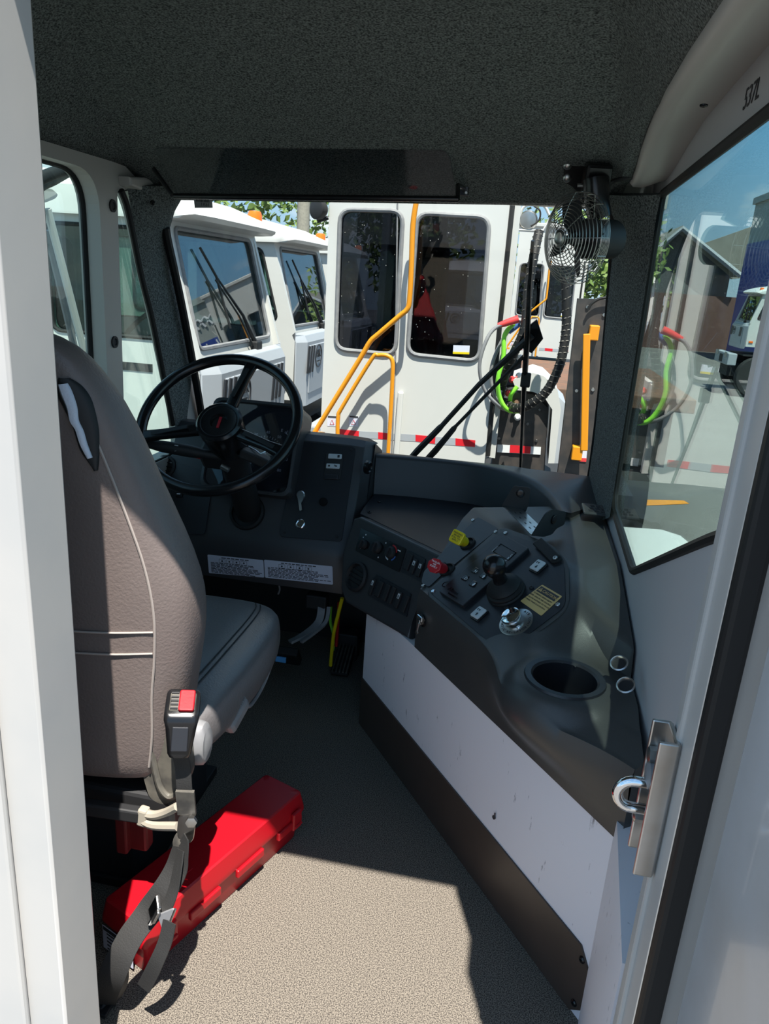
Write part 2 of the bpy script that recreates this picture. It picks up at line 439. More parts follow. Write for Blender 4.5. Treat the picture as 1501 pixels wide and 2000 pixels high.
MB().tube(spline(gk, 4), .009, 8).build('quarter_gasket', 'rubber', pl)
mb = MB(); screw(mb, P(298, 396, Y=2.03), (.3, -1, 0), .007); mb.build('screw', 'black', pl)
rows = []
for (y, xl, xr) in ((380, 1172, 1290), (400, 1186, 1286), (430, 1198, 1280), (500, 1194, 1270), (615, 1183, 1252), (740, 1172, 1233), (870, 1158, 1212), (960, 1144, 1198), (1010, 1136, 1190)):
    rows.append((PL(xl, y, WSO, WSN), P(xr, y, X=XR-.012)))
pr = pillar('trim_4', rows, -1)
gk = [PL(x, y, WSO, WSN)+V((0, .004, 0)) for x, y in ((1130, 391), (1180, 396), (1194, 415), (1196, 450), (1190, 560), (1176, 720), (1158, 880), (1142, 985))]
MB().tube(spline(gk, 4), .008, 8).build('gasket', 'rubber', pr)
mb = MB(); screw(mb, P(1219, 409, Y=2.08), (0, -1, 0), .009); mb.build('screw', 'black', pr)
# ---- kick panel wall under the console (white) with its brown rubbing strip
A0 = V((-.348, 1.919, 0)); E_ = V((.587, -.8096, 0)).normalized(); N_ = V((.8096, .587, 0)).normalized()
def K(s, t, z): return A0+E_*s+N_*t+V((0, 0, z))
kp = MB().prism([K(-.02, .004, 0), K(1.03, .004, 0), K(1.03, .004, .47), K(.36, .004, .47), K(.30, .004, .41), K(-.02, .004, .40)], N_*.03).build('trim_5', 'scuffed'); struct(kp)
bs = MB().prism([K(-.02, 0, 0.002), K(.985, 0, 0.002), K(1.012, 0, .03), K(1.012, 0, .125), K(.985, 0, .158), K(-.02, 0, .158)], N_*.0045).build('brown_rubbing_strip', 'brown', kp)
mb = MB()
screw(mb, K(.995, 0, .135), -N_, .007); screw(mb, K(.995, 0, .03), -N_, .007); mb.build('screw', 'black', kp)
mb = MB(); mb.lathe([(.0045, 0), (.0045, .003)], PL(965, 1596, K(0, .002, 0), N_), -N_, 8); mb.tube([PL(965, 1596, K(0, .001, 0), N_), PL(966, 1588, K(0, .0, 0), N_)], .0015, 5); mb.build('panel_pin', 'ink', kp)
# right end post between panel and jamb
MB().prism([K(1.012, .0, 0), V((.222, .81, 0)), V((.30, .81, 0)), K(1.012, .03, 0)], (0, 0, .46)).build('end_filler', 'scuffed', kp)
# ================================================================== DASHBOARD
dash = thing('dashboard', 'dark grey moulded dashboard behind the steering wheel, with gauge cluster, key panel and open tray', 'dashboard', (-.75, 2.2, 0))
# main driver's pod, side profile extruded across
DP0, DP1 = V((0, 2.1, .515)), V((0, 2.25, .786))           # slope of the face
def D(x, k, off=0):
    """point on the driver's face: x across, k up the slope in metres"""
    d = (DP1-DP0).normalized(); n = V((0, -d.z, d.y))
    p = DP0+d*k+n*off; return V((x, p.y, p.z))
DU = V((1, 0, 0)); DV = (DP1-DP0).normalized(); DN = V((0, -DV.z, DV.y))
prof = [(2.085, .350), (2.083, .47), (2.096, .497), (2.250, .790), (2.275, .806), (2.32, .806), (2.44, .76), (2.455, .35)]
def podring(x, dy=0, cut=0): return [V((x, y+dy, z)) for y, z in prof]
r1 = podring(-1.085); r2 = podring(-.505); r3 = [V((-.468+ (.0 if i in (0, 1) else .012), y+.012, z-.006)) for i, (y, z) in enumerate(prof)]
r4 = [V((-.430, y+.06 if y < 2.3 else y, z-.02 if z > .5 else z+.0)) for y, z in prof]
MB().loft([r1, r2, r3, r4]).build('body', 'plastic', dash, angle=28, bevel=.006)
# key panel
def face_xy(q): # pixel -> (x,k) on the face plane
    p = PL(q[0], q[1], DP0, DN); return p
kpn = [face_xy(q) for q in ((580, 862), (695, 874), (667, 1058), (546, 1048))]
pp = rpoly(kpn, .012, 4)
key = MB().prism([p+DN*.0005 for p in pp], DN*.004, .0012).build('key_panel', 'panel', dash)
for q in ((588, 869), (686, 880), (658, 1049), (556, 1040)):
    mb = MB(); screw(mb, face_xy(q)+DN*.0045, DN, .0045); mb.build('screw', 'blackmatte', key)
def onface(q, off=.0045): return face_xy(q)+DN*off
c = (onface((634, 941))-onface((672, 943))); SU = -c.normalized(); SV = DN.cross(SU)
MB().box(onface((651, 912)), (.056, .082, .006), SU, SV, bev=.002).build('switch_bezel', 'blackmatte', key)
for q, m, n_ in (((655, 893), 'switch', 'rocker_switch'), ((651, 912), 'switch', 'rocker_switch'), ((648, 933), 'panel', 'rocker_blank')):
    r = MB().box(onface(q, .009), (.044, .0165, .006), SU, SV, bev=.003).build(n_, m, key)
    if m == 'switch':
        mb = MB(); o = onface(q, .0122)
        if q[1] == 893: 
            mb.box(o+SU*.012, (.007, .008, .0006), SU, SV); mb.box(o+SU*.012-SV*.002, (.0025, .005, .001), SU, SV)
        else:
            mb.lathe([(.0035, 0), (.0035, .0006)], o-SU*.012, DN, 10); mb.box(o+SU*.010, (.008, .004, .0006), SU, SV); mb.box(o+SU*.006+SV*.003, (.004, .002, .0006), SU, SV)
        mb.build('switch_symbol', 'ink', r)
kk = MB().lathe([(.014, 0), (.014, .006), (.011, .009), (.004, .009)], onface((588, 968)), DN, 20).build('ignition_switch', 'steel', key)
mb = MB(); mb.prism(rpoly([onface((582, 968), .013), onface((595, 966), .013), onface((594, 978), .013), onface((590, 984), .013), onface((592, 998), .013), onface((587, 1000), .013), onface((585, 984), .013)], .003), DN*.003)
mb.build('ignition_key', 'steel', kk)
MB().lathe([(.014, 0), (.0125, .008), (.0115, .010)], onface((632, 981)), DN, 18).build('push_button', 'black', key)
lk = MB().lathe([(.015, 0), (.015, .005), (.012, .007), (.0105, .007), (.0105, .004), (.004, .004), (.003, .006)], onface((587, 1024)), DN, 20).build('barrel_lock', 'chrome', key)
# left lower access panel
lp_ = [face_xy(q) for q in ((330, 900), (418, 925), (400, 1045), (340, 1040))]
MB().prism([p+DN*.0005 for p in rpoly(lp_, .012, 3)], DN*.003).build('access_panel', 'panel', dash)
mb = MB(); mb.box(face_xy((352, 965))+DN*.005, (.022, .025, .01), SU, SV, bev=.002); b = mb.build('toggle_switch', 'black', dash)
MB().box(face_xy((351, 966))+DN*.0105, (.012, .0035, .001), SU, SV).build('toggle_marking', 'inkwhite', b)
# round dial / vent seen left of the column
mb = MB(); o = face_xy((322, 912)); mb.lathe([(.038, 0), (.038, .008), (.031, .010), (.028, .004), (.006, .004)], o, DN, 24); v = mb.build('round_vent', 'blackmatte', dash)
mb = MB()
for k in (-1, 0, 1): mb.box(o+DN*.007+DV*(.014*k), (.05, .003, .006), DU, DV)
mb.build('vent_vane', 'black', v)
MB().box(face_xy((322, 883))+DN*.002, (.04, .009, .001), SU, SV).build('small_sticker', 'label', dash)
mb = MB(); mb.text('ONLY', face_xy((322, 883))+DN*.0028, SU, SV, .008); mb.build('sticker_writing', 'ink', dash)
# instrument cluster: hooded box standing on the pod
CT = [V((-.985, 2.24, .90)), V((-.655, 2.24, .897))]
cu = V((1, 0, 0)); cv = V((0, .42, .907)).normalized(); cn = V((0, -cv.z, cv.y))
co = V((-.80, 2.185, .765))
hood = MB()
def cring(w, h, off, r=.03): return [co+cu*p[0]+cv*p[1]+cn*off for p in rpoly([(-w, -h), (w-.0, -h), (w, h), (-w, h)], r, 4)]
hood.loft([cring(.15, .150, -.10), cring(.147, .147, .018), cring(.138, .138, .020), cring(.134, .134, .006)]).build('gauge_cluster', 'plastic', dash, angle=35)
gc = dash.children[-1]
cf = MB().prism(cring(.134, .134, .0062), cn*.001).build('gauge_face', 'panel', gc)
mb = MB()
def gauge(mb, cx, cy, R, nums, a0=220, a1=-40, n=28):
    for i in range(n+1):
        a = radians(lerp(a0, a1, i/n)); L = .010 if i % 4 == 0 else .006
        d = cu*cos(a)+cv*sin(a); p = co+cu*cx+cv*cy+cn*.0078
        mb.box(p+d*(R-L/2), (L, .0014, .0004), d, cn.cross(d))
    for i, s_ in enumerate(nums):
        a = radians(lerp(a0, a1, i/(len(nums)-1)))
        mb.text(s_, co+cu*(cx+(R+.011)*cos(a))+cv*(cy+(R+.011)*sin(a))+cn*.0078, cu, cv, .013)
gauge(mb, .045, -.02, .060, ['0', '10', '20', '30', '40', '50', '60', '70', '80'])
mb.text('MPH', co+cu*.045+cv*(.012)+cn*.0078, cu, cv, .009)
gauge(mb, -.085, -.02, .036, ['0', '5', '10', '15', '20', '25'], n=20)
gauge(mb, .112, .048, .016, ['E', 'F'], 150, 30, 6)
mb.build('dial_markings', 'inkwhite', gc)
mb = MB(); p = co+cu*.045-cv*.02+cn*.009; d = (cu*.8+cv*.6); mb.box(p+d*.02, (.045, .002, .001), d, cn.cross(d)); mb.lathe([(.006, 0), (.005, .003)], p, cn, 12)
mb.build('gauge_needle', 'inkwhite', gc)
mb = MB(); d = (-cu*.6+cv*.8); mb.box(co+cu*.112+cv*.045+cn*.009+d*.006, (.022, .002, .001), d, cn.cross(d)); mb.build('gauge_needle', 'inkwhite', gc)
MB().prism(cring(.134, .134, .014), cn*.0012).build('lens', 'g_lens', gc)
# two warning labels on the lower lip
for (cs, nm, lines, hd) in ((((405, 1083), (514, 1094), (516, 1128), (408, 1119)), 'left', 9, 0), (((515.5, 1093), (649, 1106), (650, 1142), (517.5, 1128)), 'right', 8, 1)):
    pts = [P(*q, Y=2.0825) for q in cs]
    lb = MB().prism(rpoly(pts, .004, 3), (0, -.0008, 0)).build('instruction_label', 'label', dash)
    mb = MB(); o = pts[0]; du = (pts[1]-pts[0]); dv = (pts[3]-pts[0]); L = du.length; du.normalize(); Hh = dv.length; dv.normalize()
    rnd = random.Random(3+hd)
    y = Hh*.40
    for k in range(lines):
        x = L*.05; mx_ = L*rnd.uniform(.7, .97)
        while x < mx_:
            w = rnd.uniform(.006, .018); mb.box(o+du*(x+w/2)+dv*y+V((0, -.0011, 0)), (w, .0022, .0004), du, dv); x += w+.003
        y += Hh*.58/lines
    for k in range(4):
        b = o+du*(L*(.26+.13*k))+dv*(Hh*.27)+V((0, -.0011, 0))
        for a_, c_ in (((.020, .0008, .0004), dv*.006), ((.020, .0008, .0004), -dv*.006)): mb.box(b+c_, a_, du, dv)
        for a_, c_ in (((.0008, .012, .0004), du*.010), ((.0008, .012, .0004), -du*.010)): mb.box(b+c_, a_, du, dv)
        mb.lathe([(.003, 0), (.003, .0004)], b, (0, -1, 0), 8)
    x = L*.25
    while x < L*.75:
        w = rnd.uniform(.008, .016); mb.box(o+du*(x+w/2)+dv*(Hh*.10)+V((0, -.0011, 0)), (w, .003, .0004), du, dv); x += w+.003
    mb.build('fine_print', 'ink', lb)
# knob on the right cheek
mb = MB(); o = P(716, 912, X=-.436); mb.lathe([(.022, 0), (.022, .008), (.015, .012), (.012, .008)], o, (1, -.35, 0), 20); mb.build('round_plug', 'black', dash)
# ---- lower corner unit facing the driver: heater controls, switches, vent
TZ = .62
q_ = dict(TL=P(694, 1012, Z=TZ+.004), TR=P(858, 1090, Z=TZ+.004), BR=P(793, 1247, Z=.432), BL=P(672, 1172, Z=.412))
fu = (q_['TR']-q_['TL']).normalized(); fn = fu.cross(q_['BL']-q_['TL']).normalized()
if fn.y > 0: fn = -fn
fv = fn.cross(fu)
FO = q_['TL']
def Fc(q, off=.0): return PL(q[0], q[1], FO, fn)+fn*off
back = -fn*.10
TZ_=.62
edge = [Fc(q) for q in ((690, 1012), (703, 1008), (862, 1084), (838, 1135), (826, 1168), (803, 1205), (796, 1247), (673, 1176), (664, 1150), (668, 1080))]
cu_ = MB().prism([p+back for p in edge], -back, .008, 3).build('corner_unit', 'plastic', dash)
FU, FV = fu, fv
def fpoly(qs, off, th, r, nm, m, par, bev=0):
    return MB().prism([p+fn*off for p in rpoly([Fc(q) for q in qs], r, 3)], fn*th, bev).build(nm, m, par)
hv = fpoly(((706, 1032), (794, 1072), (780, 1118), (695, 1076)), .0003, .003, .005, 'heater_panel', 'black', cu_)
def dial(q, r, par, m='blackmatte', nm='control_knob'):
    mb = MB(); mb.lathe([(r, 0), (r, .006), (r*.82, .012), (r*.5, .012)], Fc(q, .003), fn, 20); k = mb.build(nm, m, par)
    MB().box(Fc(q, .017), (.004, r*1.5, .006), FU, FV, bev=.001).build('grip', m, k); return k
dial((712, 1064), .014, hv); dial((738, 1070), .017, hv); dial((765, 1080), .017, hv)
def arc(q, r, a0, a1, w, m, nm):
    mb = MB(); o = Fc(q, .0035); pts = [o+(FU*cos(radians(a))+FV*sin(radians(a)))*r for a in [lerp(a0, a1, i/10) for i in range(11)]]
    mb.strap(pts, w, .0006, [(p-o) for p in pts]); mb.build(nm, m, hv)
arc((765, 1080), .021, 100, 20, .004, 'redknob', 'hot_arc'); arc((765, 1080), .021, 265, 190, .004, 'switch', 'white_arc'); arc((765, 1080), .021, -10, -60, .004, 'bluehose', 'cold_arc')
arc((738, 1070), .021, 150, 210, .003, 'switch', 'fan_arc')
for q in ((716, 1045), (711, 1050), (706, 1071), (755, 1061), (740, 1089)): MB().lathe([(.0022, 0), (.0022, .0005)], Fc(q, .0035), fn, 8).build('panel_symbol', 'inkwhite', hv)
MB().box(Fc((781, 1076), .0038), (.012, .003, .0006), FU, FV).build('panel_symbol', 'inkwhite', hv)
def rocker(q, w, h, par, sym=True, nm='rocker_switch', m='blackmatte'):
    mb = MB(); mb.box(Fc(q, .006), (w, h, .006), FU, FV, bev=.002); r = mb.build(nm, m, par)
    if sym:
        mb = MB(); o = Fc(q, .0095)+FV*(h*.22); mb.box(o, (w*.55, h*.30, .0006), FU, FV); s_ = mb.build('switch_symbol', 'switch', r)
        MB().box(o+fn*.0005-FV*h*.03, (w*.2, h*.15, .0006), FU, FV).build('symbol_mark', 'ink', s_)
u1 = fpoly(((798, 1075), (832, 1092), (824, 1138), (784, 1117)), .0003, .003, .004, 'switch_bank', 'panel', cu_)
rocker((799, 1098), .021, .045, u1, False, 'switch_blank'); rocker((810, 1107), .015, .040, u1); rocker((822, 1113), .015, .040, u1)
u2 = fpoly(((735, 1122), (804, 1160), (795, 1206), (719, 1163)), .0003, .003, .005, 'switch_bank', 'panel', cu_)
rocker((729, 1146), .013, .046, u2); rocker((743, 1151), .018, .046, u2, False, 'switch_blank'); rocker((757, 1158), .016, .046, u2, False, 'switch_blank'); rocker((768, 1163), .014, .046, u2, False, 'switch_blank'); rocker((780, 1172), .015, .046, u2); rocker((794, 1180), .014, .046, u2, False, 'switch_blank')
o = Fc((698, 1127), .001)
av = MB().lathe([(.043, 0), (.043, .007), (.037, .011), (.034, .004), (.032, -.008), (.005, -.008)], o, fn, 28).build('air_vent', 'blackmatte', cu_)
mb = MB()
for k in (-.018, -.006, .006, .018): mb.box(o-fn*.001+FV*k, (2*math.sqrt(.033**2-k*k), .0025, .010), FU, FV)
mb.build('vent_vane', 'black', av)
# ================================================================== STEERING
WC = V((-.785, 1.88, .90)); al = radians(45); WN = V((0, -sin(al), cos(al))); WU = V((1, 0, 0)); WV = WN.cross(WU)
sw = thing('steering_wheel', 'black two-spoke-visible steering wheel with thick rim and round hub, on the steering column', 'steering wheel', tuple(WC))
RR = .216
mb = MB(); mb.tube([WC+(WU*cos(2*pi*k/72)+WV*sin(2*pi*k/72))*RR for k in range(72)], .0155, 14, closed=True); mb.build('rim', 'black', sw)
def wang(q):
    p = PL(q[0], q[1], WC, WN)-WC; return atan2(p.dot(WV), p.dot(WU))
HUBP = WC-WN*.012
for q in ((488, 718), (285, 852), (575, 895)):
    a = wang(q); d = WU*cos(a)+WV*sin(a); s_ = WN.cross(d)
    rings = []
    for (r, w, h, dz) in ((.04, .030, .022, -.020), (.09, .030, .020, -.012), (.16, .027, .018, -.004), (.198, .032, .018, 0), (.214, .040, .016, 0)):
        rings.append([WC+d*r+WN*(dz)+s_*p[0]+WN*p[1] for p in rpoly([(-w/2*1.1, -h/2), (w/2*1.1, -h/2), (w/2, h/2), (-w/2, h/2)], .006, 3)])
    sp_ = MB().loft(rings).build('spoke', 'black', sw)
    MB().box(WC+d*.135+WN*.0065, (.10, .012, .004), d, s_, bev=.0015).build('spoke_inset', 'blackmatte', sp_)
hb = MB().lathe([(.052, -.11), (.058, -.06), (.064, .0), (.064, .012), (.058, .018), (.054, .0165), (.024, .0165), (.022, .008), (.004, .008)], WC-WN*.012, WN, 36).build('hub', 'black', sw)
o = WC-WN*.012+WN*.0095
MB().box(o, (.0075, .036, .002), WU, WV).build('red_mark', 'redknob', hb)
mb = MB(); mb.tube([WC+WN*.0055+(WU*cos(2*pi*k/40)+WV*sin(2*pi*k/40))*.05 for k in range(40)], .0012, 6, closed=True); mb.build('hub_ring', 'panel', hb)
CE = PL(482, 1000, DP0, DN)-DN*.03; cdn = (CE-WC).normalized()
st = thing('steering_column', 'black steering column with stalk switch, running from the hub into the dashboard', 'steering column', tuple(CE))
S0 = WC-WN*.08
mb = MB(); mb.loft([[c+ (frame(cdn)[0]*cos(2*pi*k/28)+frame(cdn)[1]*sin(2*pi*k/28))*r for k in range(28)] for c, r in ((S0, .047), (S0+cdn*.05, .050), (S0+cdn*.09, .046), (S0+cdn*.12, .042), (CE, .042))]); mb.build('column_tube', 'blackmatte', st)
MB().lathe([(.058, -.006), (.056, .004), (.048, .006), (.046, -.004)], CE+DN*.032, DN, 28).build('column_boot', 'rubber', st)
Q = P(405, 905, Y=1.93)
MB().box(S0+cdn*.05+V((-.03, 0, -.01)), (.10, .07, .085), (1, 0, 0), cdn, bev=.012).build('switch_housing', 'blackmatte', st)
p0 = P(432, 892, Y=1.93); p1 = P(278, 865, Y=1.86)
ss = MB().tube([lerp(p0, p1, t) for t in (0, .25, .32, .4, .75, .95, 1)], [.013, .013, .016, .0175, .0165, .011, .004], 14).build('stalk', 'blackmatte', st)
mb = MB(); d = (p1-p0).normalized(); o = lerp(p0, p1, .55)+V((0, -.012, .013)); mb.box(o, (.010, .002, .0005), d, V((0, .6, .8))); mb.lathe([(.005, 0), (.005, .0006)], o+d*.002-V((0, .002, .012)), V((0, -.7, .7)), 8); mb.build('stalk_symbols', 'inkwhite', ss)
MB().box(P(385, 890, Y=1.95), (.035, .018, .014), (1, 0, -.1), (0, 1, 0), bev=.004).build('hazard_tab', 'redknob', st)
p0 = P(470, 905, Y=1.93); p1 = P(505, 880, Y=2.0)
MB().box(P(497, 893, Y=1.94), (.085, .04, .028), (.9, .2, -.35), (0, 1, 0), bev=.005).build('column_bracket', 'blackmatte', st)
MB().tube([P(432, 910, Y=1.88), P(447, 918, Y=1.88)], .008, 12).build('bolt_head', 'steel', st)
MB().tube(spline([P(485, 872, Y=1.96), P(500, 880, Y=1.94), P(508, 886, Y=1.93), P(518, 882, Y=1.95)], 5), .0018, 6).build('wire_clip', 'steel', st)
# ================================================================== SIDE CONSOLE
con = thing('side_console', 'dark grey moulded console along the right side with shift lever, control panel and cup holder', 'console', (.12, 1.6, .42))
CA = V((-.155, 1.66, .575)); CE_ = V((.592, -.806, 0)).normalized(); CNh = V((.806, .592, 0)).normalized()
TILT = radians(33.5); CV = CNh*cos(TILT)+V((0, 0, sin(TILT))); CN = CE_.cross(CV)
if CN.z < 0: CN = -CN
def Cp(q, off=0): return PL(q[0], q[1], CA, CN)+CN*off
SO = (CA-A0).dot(E_); TO = (CA-A0).dot(N_)      # console origin in kick coordinates
CUP = P(1103, 1322, Z=.615); cs_, ct_ = (CUP-A0).dot(E_), (CUP-A0).dot(N_)
def sL(t): return .285-.72*t if t < .256 else .101+.2*(t-.256)
def ztop(s, t):
    zp = .575+max(0, t-TO)*tan(TILT)
    zp = min(zp, .728) if t > .0 else .575
    # smooth shoulder
    z = zp - .018*math.exp(-((zp-.728)/.02)**2)
    flat = .728
    # fall towards the cup holder end
    k = sm(.66, .80, s+.0*t)
    k2 = sm(.56, 1.0, s+.55*(t-.2))
    zc = .603+.02*sm(.15, .3, t)
    z = lerp(z, min(z, lerp(.70, zc, sm(.05, .22, .30-t)*1.0) if t > .16 else zc), k)
    zr = lerp(.728, .635, sm(.40, 1.02, s+.1*(t-.3)))
    if t > .16: z = min(z, zr)
    return z
NS, NT = 70, 60; TM = .66
def clampxy(p): return V((min(p.x, .274), min(p.y, 2.44), p.z))
def dist_cup(s, t): return hypot(s-cs_, t-ct_)
def bulge(s): # how far the rim swells out round the cup holder
    return -.082*math.exp(-((s-cs_+.005)/.145)**2)
def sR(t): return min(1.035, (.622-.8096*t)/.587)
RC = .062
mb = MB(); bm = mb.bm
gv = {}
for j in range(NT+1):
    tt = j/NT
    for i in range(NS+1):
        u = i/NS
        t0 = TM*tt**1.25
        s = lerp(sL(t0), max(sL(t0)+.01, sR(t0)), u)
        t = t0+bulge(s)*(1-sm(0, .10, t0))
        z = ztop(s, t0)
        # raised lip ring and bore of the cup holder
        d = dist_cup(s, t)
        z = lerp(z, .612, 1-sm(.080, .120, d))
        gv[i, j] = bm.verts.new(clampxy(K(s, t, z)))
for i in range(NS):
    for j in range(NT):
        c = sum((gv[a].co for a in ((i, j), (i+1, j), (i+1, j+1), (i, j+1))), V())/4
        s, t = (c-A0).dot(E_), (c-A0).dot(N_)
        if dist_cup(s, t) < RC+.004: continue
        try: bm.faces.new((gv[i, j], gv[i+1, j], gv[i+1, j+1], gv[i, j+1]))
        except ValueError: pass
# front face down to the white panel
prev = None; ZB = .425
for i in range(NS+1):
    v0 = gv[i, 0]; s, t = (v0.co-A0).dot(E_), (v0.co-A0).dot(N_)
    zb = lerp(.415, .425, i/NS)
    col = [v0]
    for k in range(1, 9):
        f = k/8; tb = bulge(s)*(1-sm(.15, 1.0, f))-.006*(1-f)
        col.append(bm.verts.new(clampxy(K(s, min(-.002, tb), lerp(v0.co.z-.006, zb, f)))))
    if prev:
        for k in range(8):
            try: bm.faces.new((prev[k], col[k], col[k+1], prev[k+1]))
            except ValueError: pass
    prev = col
# left cheek dropping to the tray, and end face by the doorway
for edge in ([gv[0, j] for j in range(NT+1)], [gv[NS, j] for j in range(NT+1)]):
    lo = [bm.verts.new((v.co.x, v.co.y, .43)) for v in edge]
    for a in range(NT):
        try: bm.faces.new((edge[a], edge[a+1], lo[a+1], lo[a]))
        except ValueError: pass
bmesh.ops.remove_doubles(bm, verts=bm.verts[:], dist=.0004)
mb.sm = True
body = mb.build('body', 'console', con, angle=42)
# cup holder
cc = V((CUP.x, CUP.y, .612))
MB().lathe([(RC-.004, -.09), (RC-.003, .0), (RC+.001, .004), (RC+.012, .004), (RC+.015, -.003), (RC-.001, -.003), (RC-.006, -.088)], cc, (0, 0, 1), 40, cap=False).build('cup_holder_ring', 'panel', con)
MB().lathe([(RC, -.09), (RC, -.0905)], cc, (0, 0, 1), 32).build('cup_holder_floor', 'blackmatte', con)
# raised rounded frame and control panel
PAN = [(838, 1157), (983, 1280), (1105, 1187), (1103, 1107), (1073, 1073), (980, 1040)]
pan = MB().prism([p-CN*.004 for p in rpoly([Cp(q) for q in ((831, 1160), (983, 1289), (1112, 1192), (1111, 1102), (1078, 1064), (978, 1030))], [.02, .03, .03, .03, .03, .02], 5)], CN*.007, .003, 2).build('panel_frame', 'console', con)
pn = MB().prism([p+CN*.003 for p in rpoly([Cp(q) for q in PAN], [.014, .02, .02, .02, .02, .014], 5)], CN*.0015, .0006).build('control_panel', 'panel', con)
for q, m in (((847, 1158), 'chrome'), ((984, 1271), 'steel'), ((1090, 1184), 'steel'), ((988, 1044), 'steel'), ((1039, 1151), 'blackmatte'), ((990, 1190), 'blackmatte')):
    mb = MB(); screw(mb, Cp(q, .0045), CN, .0055); mb.build('screw', m, pn)
# shift selector plate
sp = [(861, 1163), (988, 1053), (1036, 1079), (908, 1192)]
spn = MB().prism([p+CN*.0045 for p in rpoly([Cp(q) for q in sp], .004, 3)], CN*.010, .0015).build('selector_plate', 'panel', con)
# selector axes: run along the long side of the plate
PU = (Cp(sp[1])-Cp(sp[0])).normalized(); PV = CN.cross(PU)
RU = (Cp(sp[3])-Cp(sp[0])).normalized()  # reading direction of the lettering
RV = CN.cross(RU)
so_ = .0150
for q, ch in (((932, 1123), 'N'), ((913, 1137), 'D'), ((948, 1133), 'up'), ((928, 1149), 'dn')):
    b = MB().box(Cp(q, so_), (.016, .017, .004), RU, RV, bev=.002).build('selector_button', 'black', spn)
    mb = MB(); o = Cp((q[0]+2, q[1]+3), so_+.0024)
    if ch in 'ND': mb.text(ch, o, RU, RV, .012, .0006)
    else:
        sg = 1 if ch == 'up' else -1
        mb.prism([o+RU*(-.004)+RV*(-.001*sg), o+RU*.004+RV*(-.001*sg), o+RV*(.005*sg)], CN*.0006); mb.box(o-RV*.003*sg, (.004, .004, .0006), RU, RV)
    mb.build('button_symbol', 'inkwhite', b)
mb = MB(); mb.text('Allison', Cp((890, 1163), so_), RU, RV, .014, .0008); mb.build('maker_name', 'black', spn)
mb = MB(); mb.text('TRANSMISSION', Cp((888, 1172), so_), RU, RV, .0055, .0008); mb.build('maker_line', 'black', spn)
mb = MB(); o = Cp((874, 1150), so_)
mb.tube([o+RU*(.0075*cos(a))+RV*(.0075*sin(a)) for a in [radians(30+k*20) for k in range(15)]], .0012, 6); mb.build('maker_emblem', 'black', spn)
mb = MB()
dd = [Cp(q, so_) for q in ((982, 1071), (1012, 1088), (997, 1103), (967, 1086))]
mb.tube(dd, .0012, 5, closed=True); mb.build('display_frame', 'black', spn)
mb = MB(); mb.text('MODE', Cp((971, 1081), so_), PU, PV, .007); mb.build('display_caption', 'inkwhite', spn)
mb = MB(); mb.text('DISPLAY', Cp((998, 1098), so_), PU, PV, .007); mb.build('display_caption', 'inkwhite', spn)
# shift lever with ribbed boot and ball knob
bo = Cp((990, 1160), .0045)
top = Cp((968, 1107), .0045)
LB = bo; LD = (CN+V((-.05, -.10, .25))).normalized()
bt = MB().lathe([(.045, 0), (.045, .004), (.042, .007), (.044, .011), (.043, .014), (.038, .017), (.040, .021), (.038, .024), (.030, .030), (.021, .036), (.016, .040)], LB, CN, 40).build('lever_boot', 'rubber', con)
K0 = LB+CN*.034; 
tp = P(966, 1108, Y=(K0+CN*.075).y)
ld = (tp-K0); hh = ld.length; ld.normalize()
MB().lathe([(.017, 0), (.016, hh*.25), (.0145, hh*.42), (.017, hh*.58), (.0225, hh*.80), (.0255, hh*1.02), (.0255, hh*1.18), (.0228, hh*1.36), (.0165, hh*1.50), (.008, hh*1.57), (.002, hh*1.58)], K0, ld, 40).build('shift_knob', 'black', con)
# two grey rocker buttons
for q, sg in (((1053, 1112), -1), ((938, 1204), 1)):
    b0 = MB().box(Cp(q, .006), (.030, .036, .006), RU, RV, bev=.002).build('rocker_base', 'black', con)
    b1 = MB().box(Cp(q, .012), (.026, .031, .007), RU, RV, bev=.003).build('rocker_cap', 'switch', b0)
    mb = MB(); o = Cp(q, .0157)
    mb.box(o+RV*.007-RU*.003, (.010, .0015, .0006), RU, RV); mb.box(o+RV*.005-RU*.006, (.0018, .004, .0006), RU, RV); mb.box(o+RV*.005, (.0018, .004, .0006), RU, RV)
    mb.build('hitch_symbol', 'ink', b1)
    o2 = o-RV*.006+RU*.003
    mb = MB(); mb.prism([o2+RU*(-.004)+RV*0, o2+RU*.004, o2+RV*(.0045*sg)], CN*.0006); mb.box(o2-RV*.002*sg, (.003, .004, .0006), RU, RV); mb.build('arrow_symbol', 'ink', b1)
# caution plate
cq = [Cp(q, .0046) for q in ((1060, 1145), (1099, 1168), (1058, 1206), (1017, 1177))]
cl_ = MB().prism(rpoly(cq, .003, 3), CN*.0006).build('caution_label', 'caution', con)
u_ = (cq[1]-cq[0]).normalized(); v_ = CN.cross(u_); w_ = (cq[1]-cq[0]).length; h_ = (cq[3]-cq[0]).length; dn = (cq[3]-cq[0]).normalized()
ct = cq[0]+CN*.0008+u_*w_/2
MB().box(ct+dn*h_*.20, (w_*.90, h_*.26, .0004), u_, dn).build('caution_header', 'ink', cl_)
mb = MB(); mb.text('CAUTION', ct+dn*h_*.21+u_*w_*.12+CN*.0005, u_, v_, w_*.155); mb.build('caution_word', 'caution', cl_)
mb = MB(); o = ct+dn*h_*.21-u_*w_*.33+CN*.0005; mb.prism([o-u_*.006-v_*.004, o+u_*.006-v_*.004, o+v_*.006], CN*.0004); mb.build('caution_triangle', 'caution', cl_)
mb = MB(); mb.box(o+CN*.0006+v_*.001, (.0012, .005, .0003), u_, v_); mb.box(o+CN*.0006-v_*.0028, (.0012, .0012, .0003), u_, v_); mb.build('exclamation_mark', 'ink', cl_)
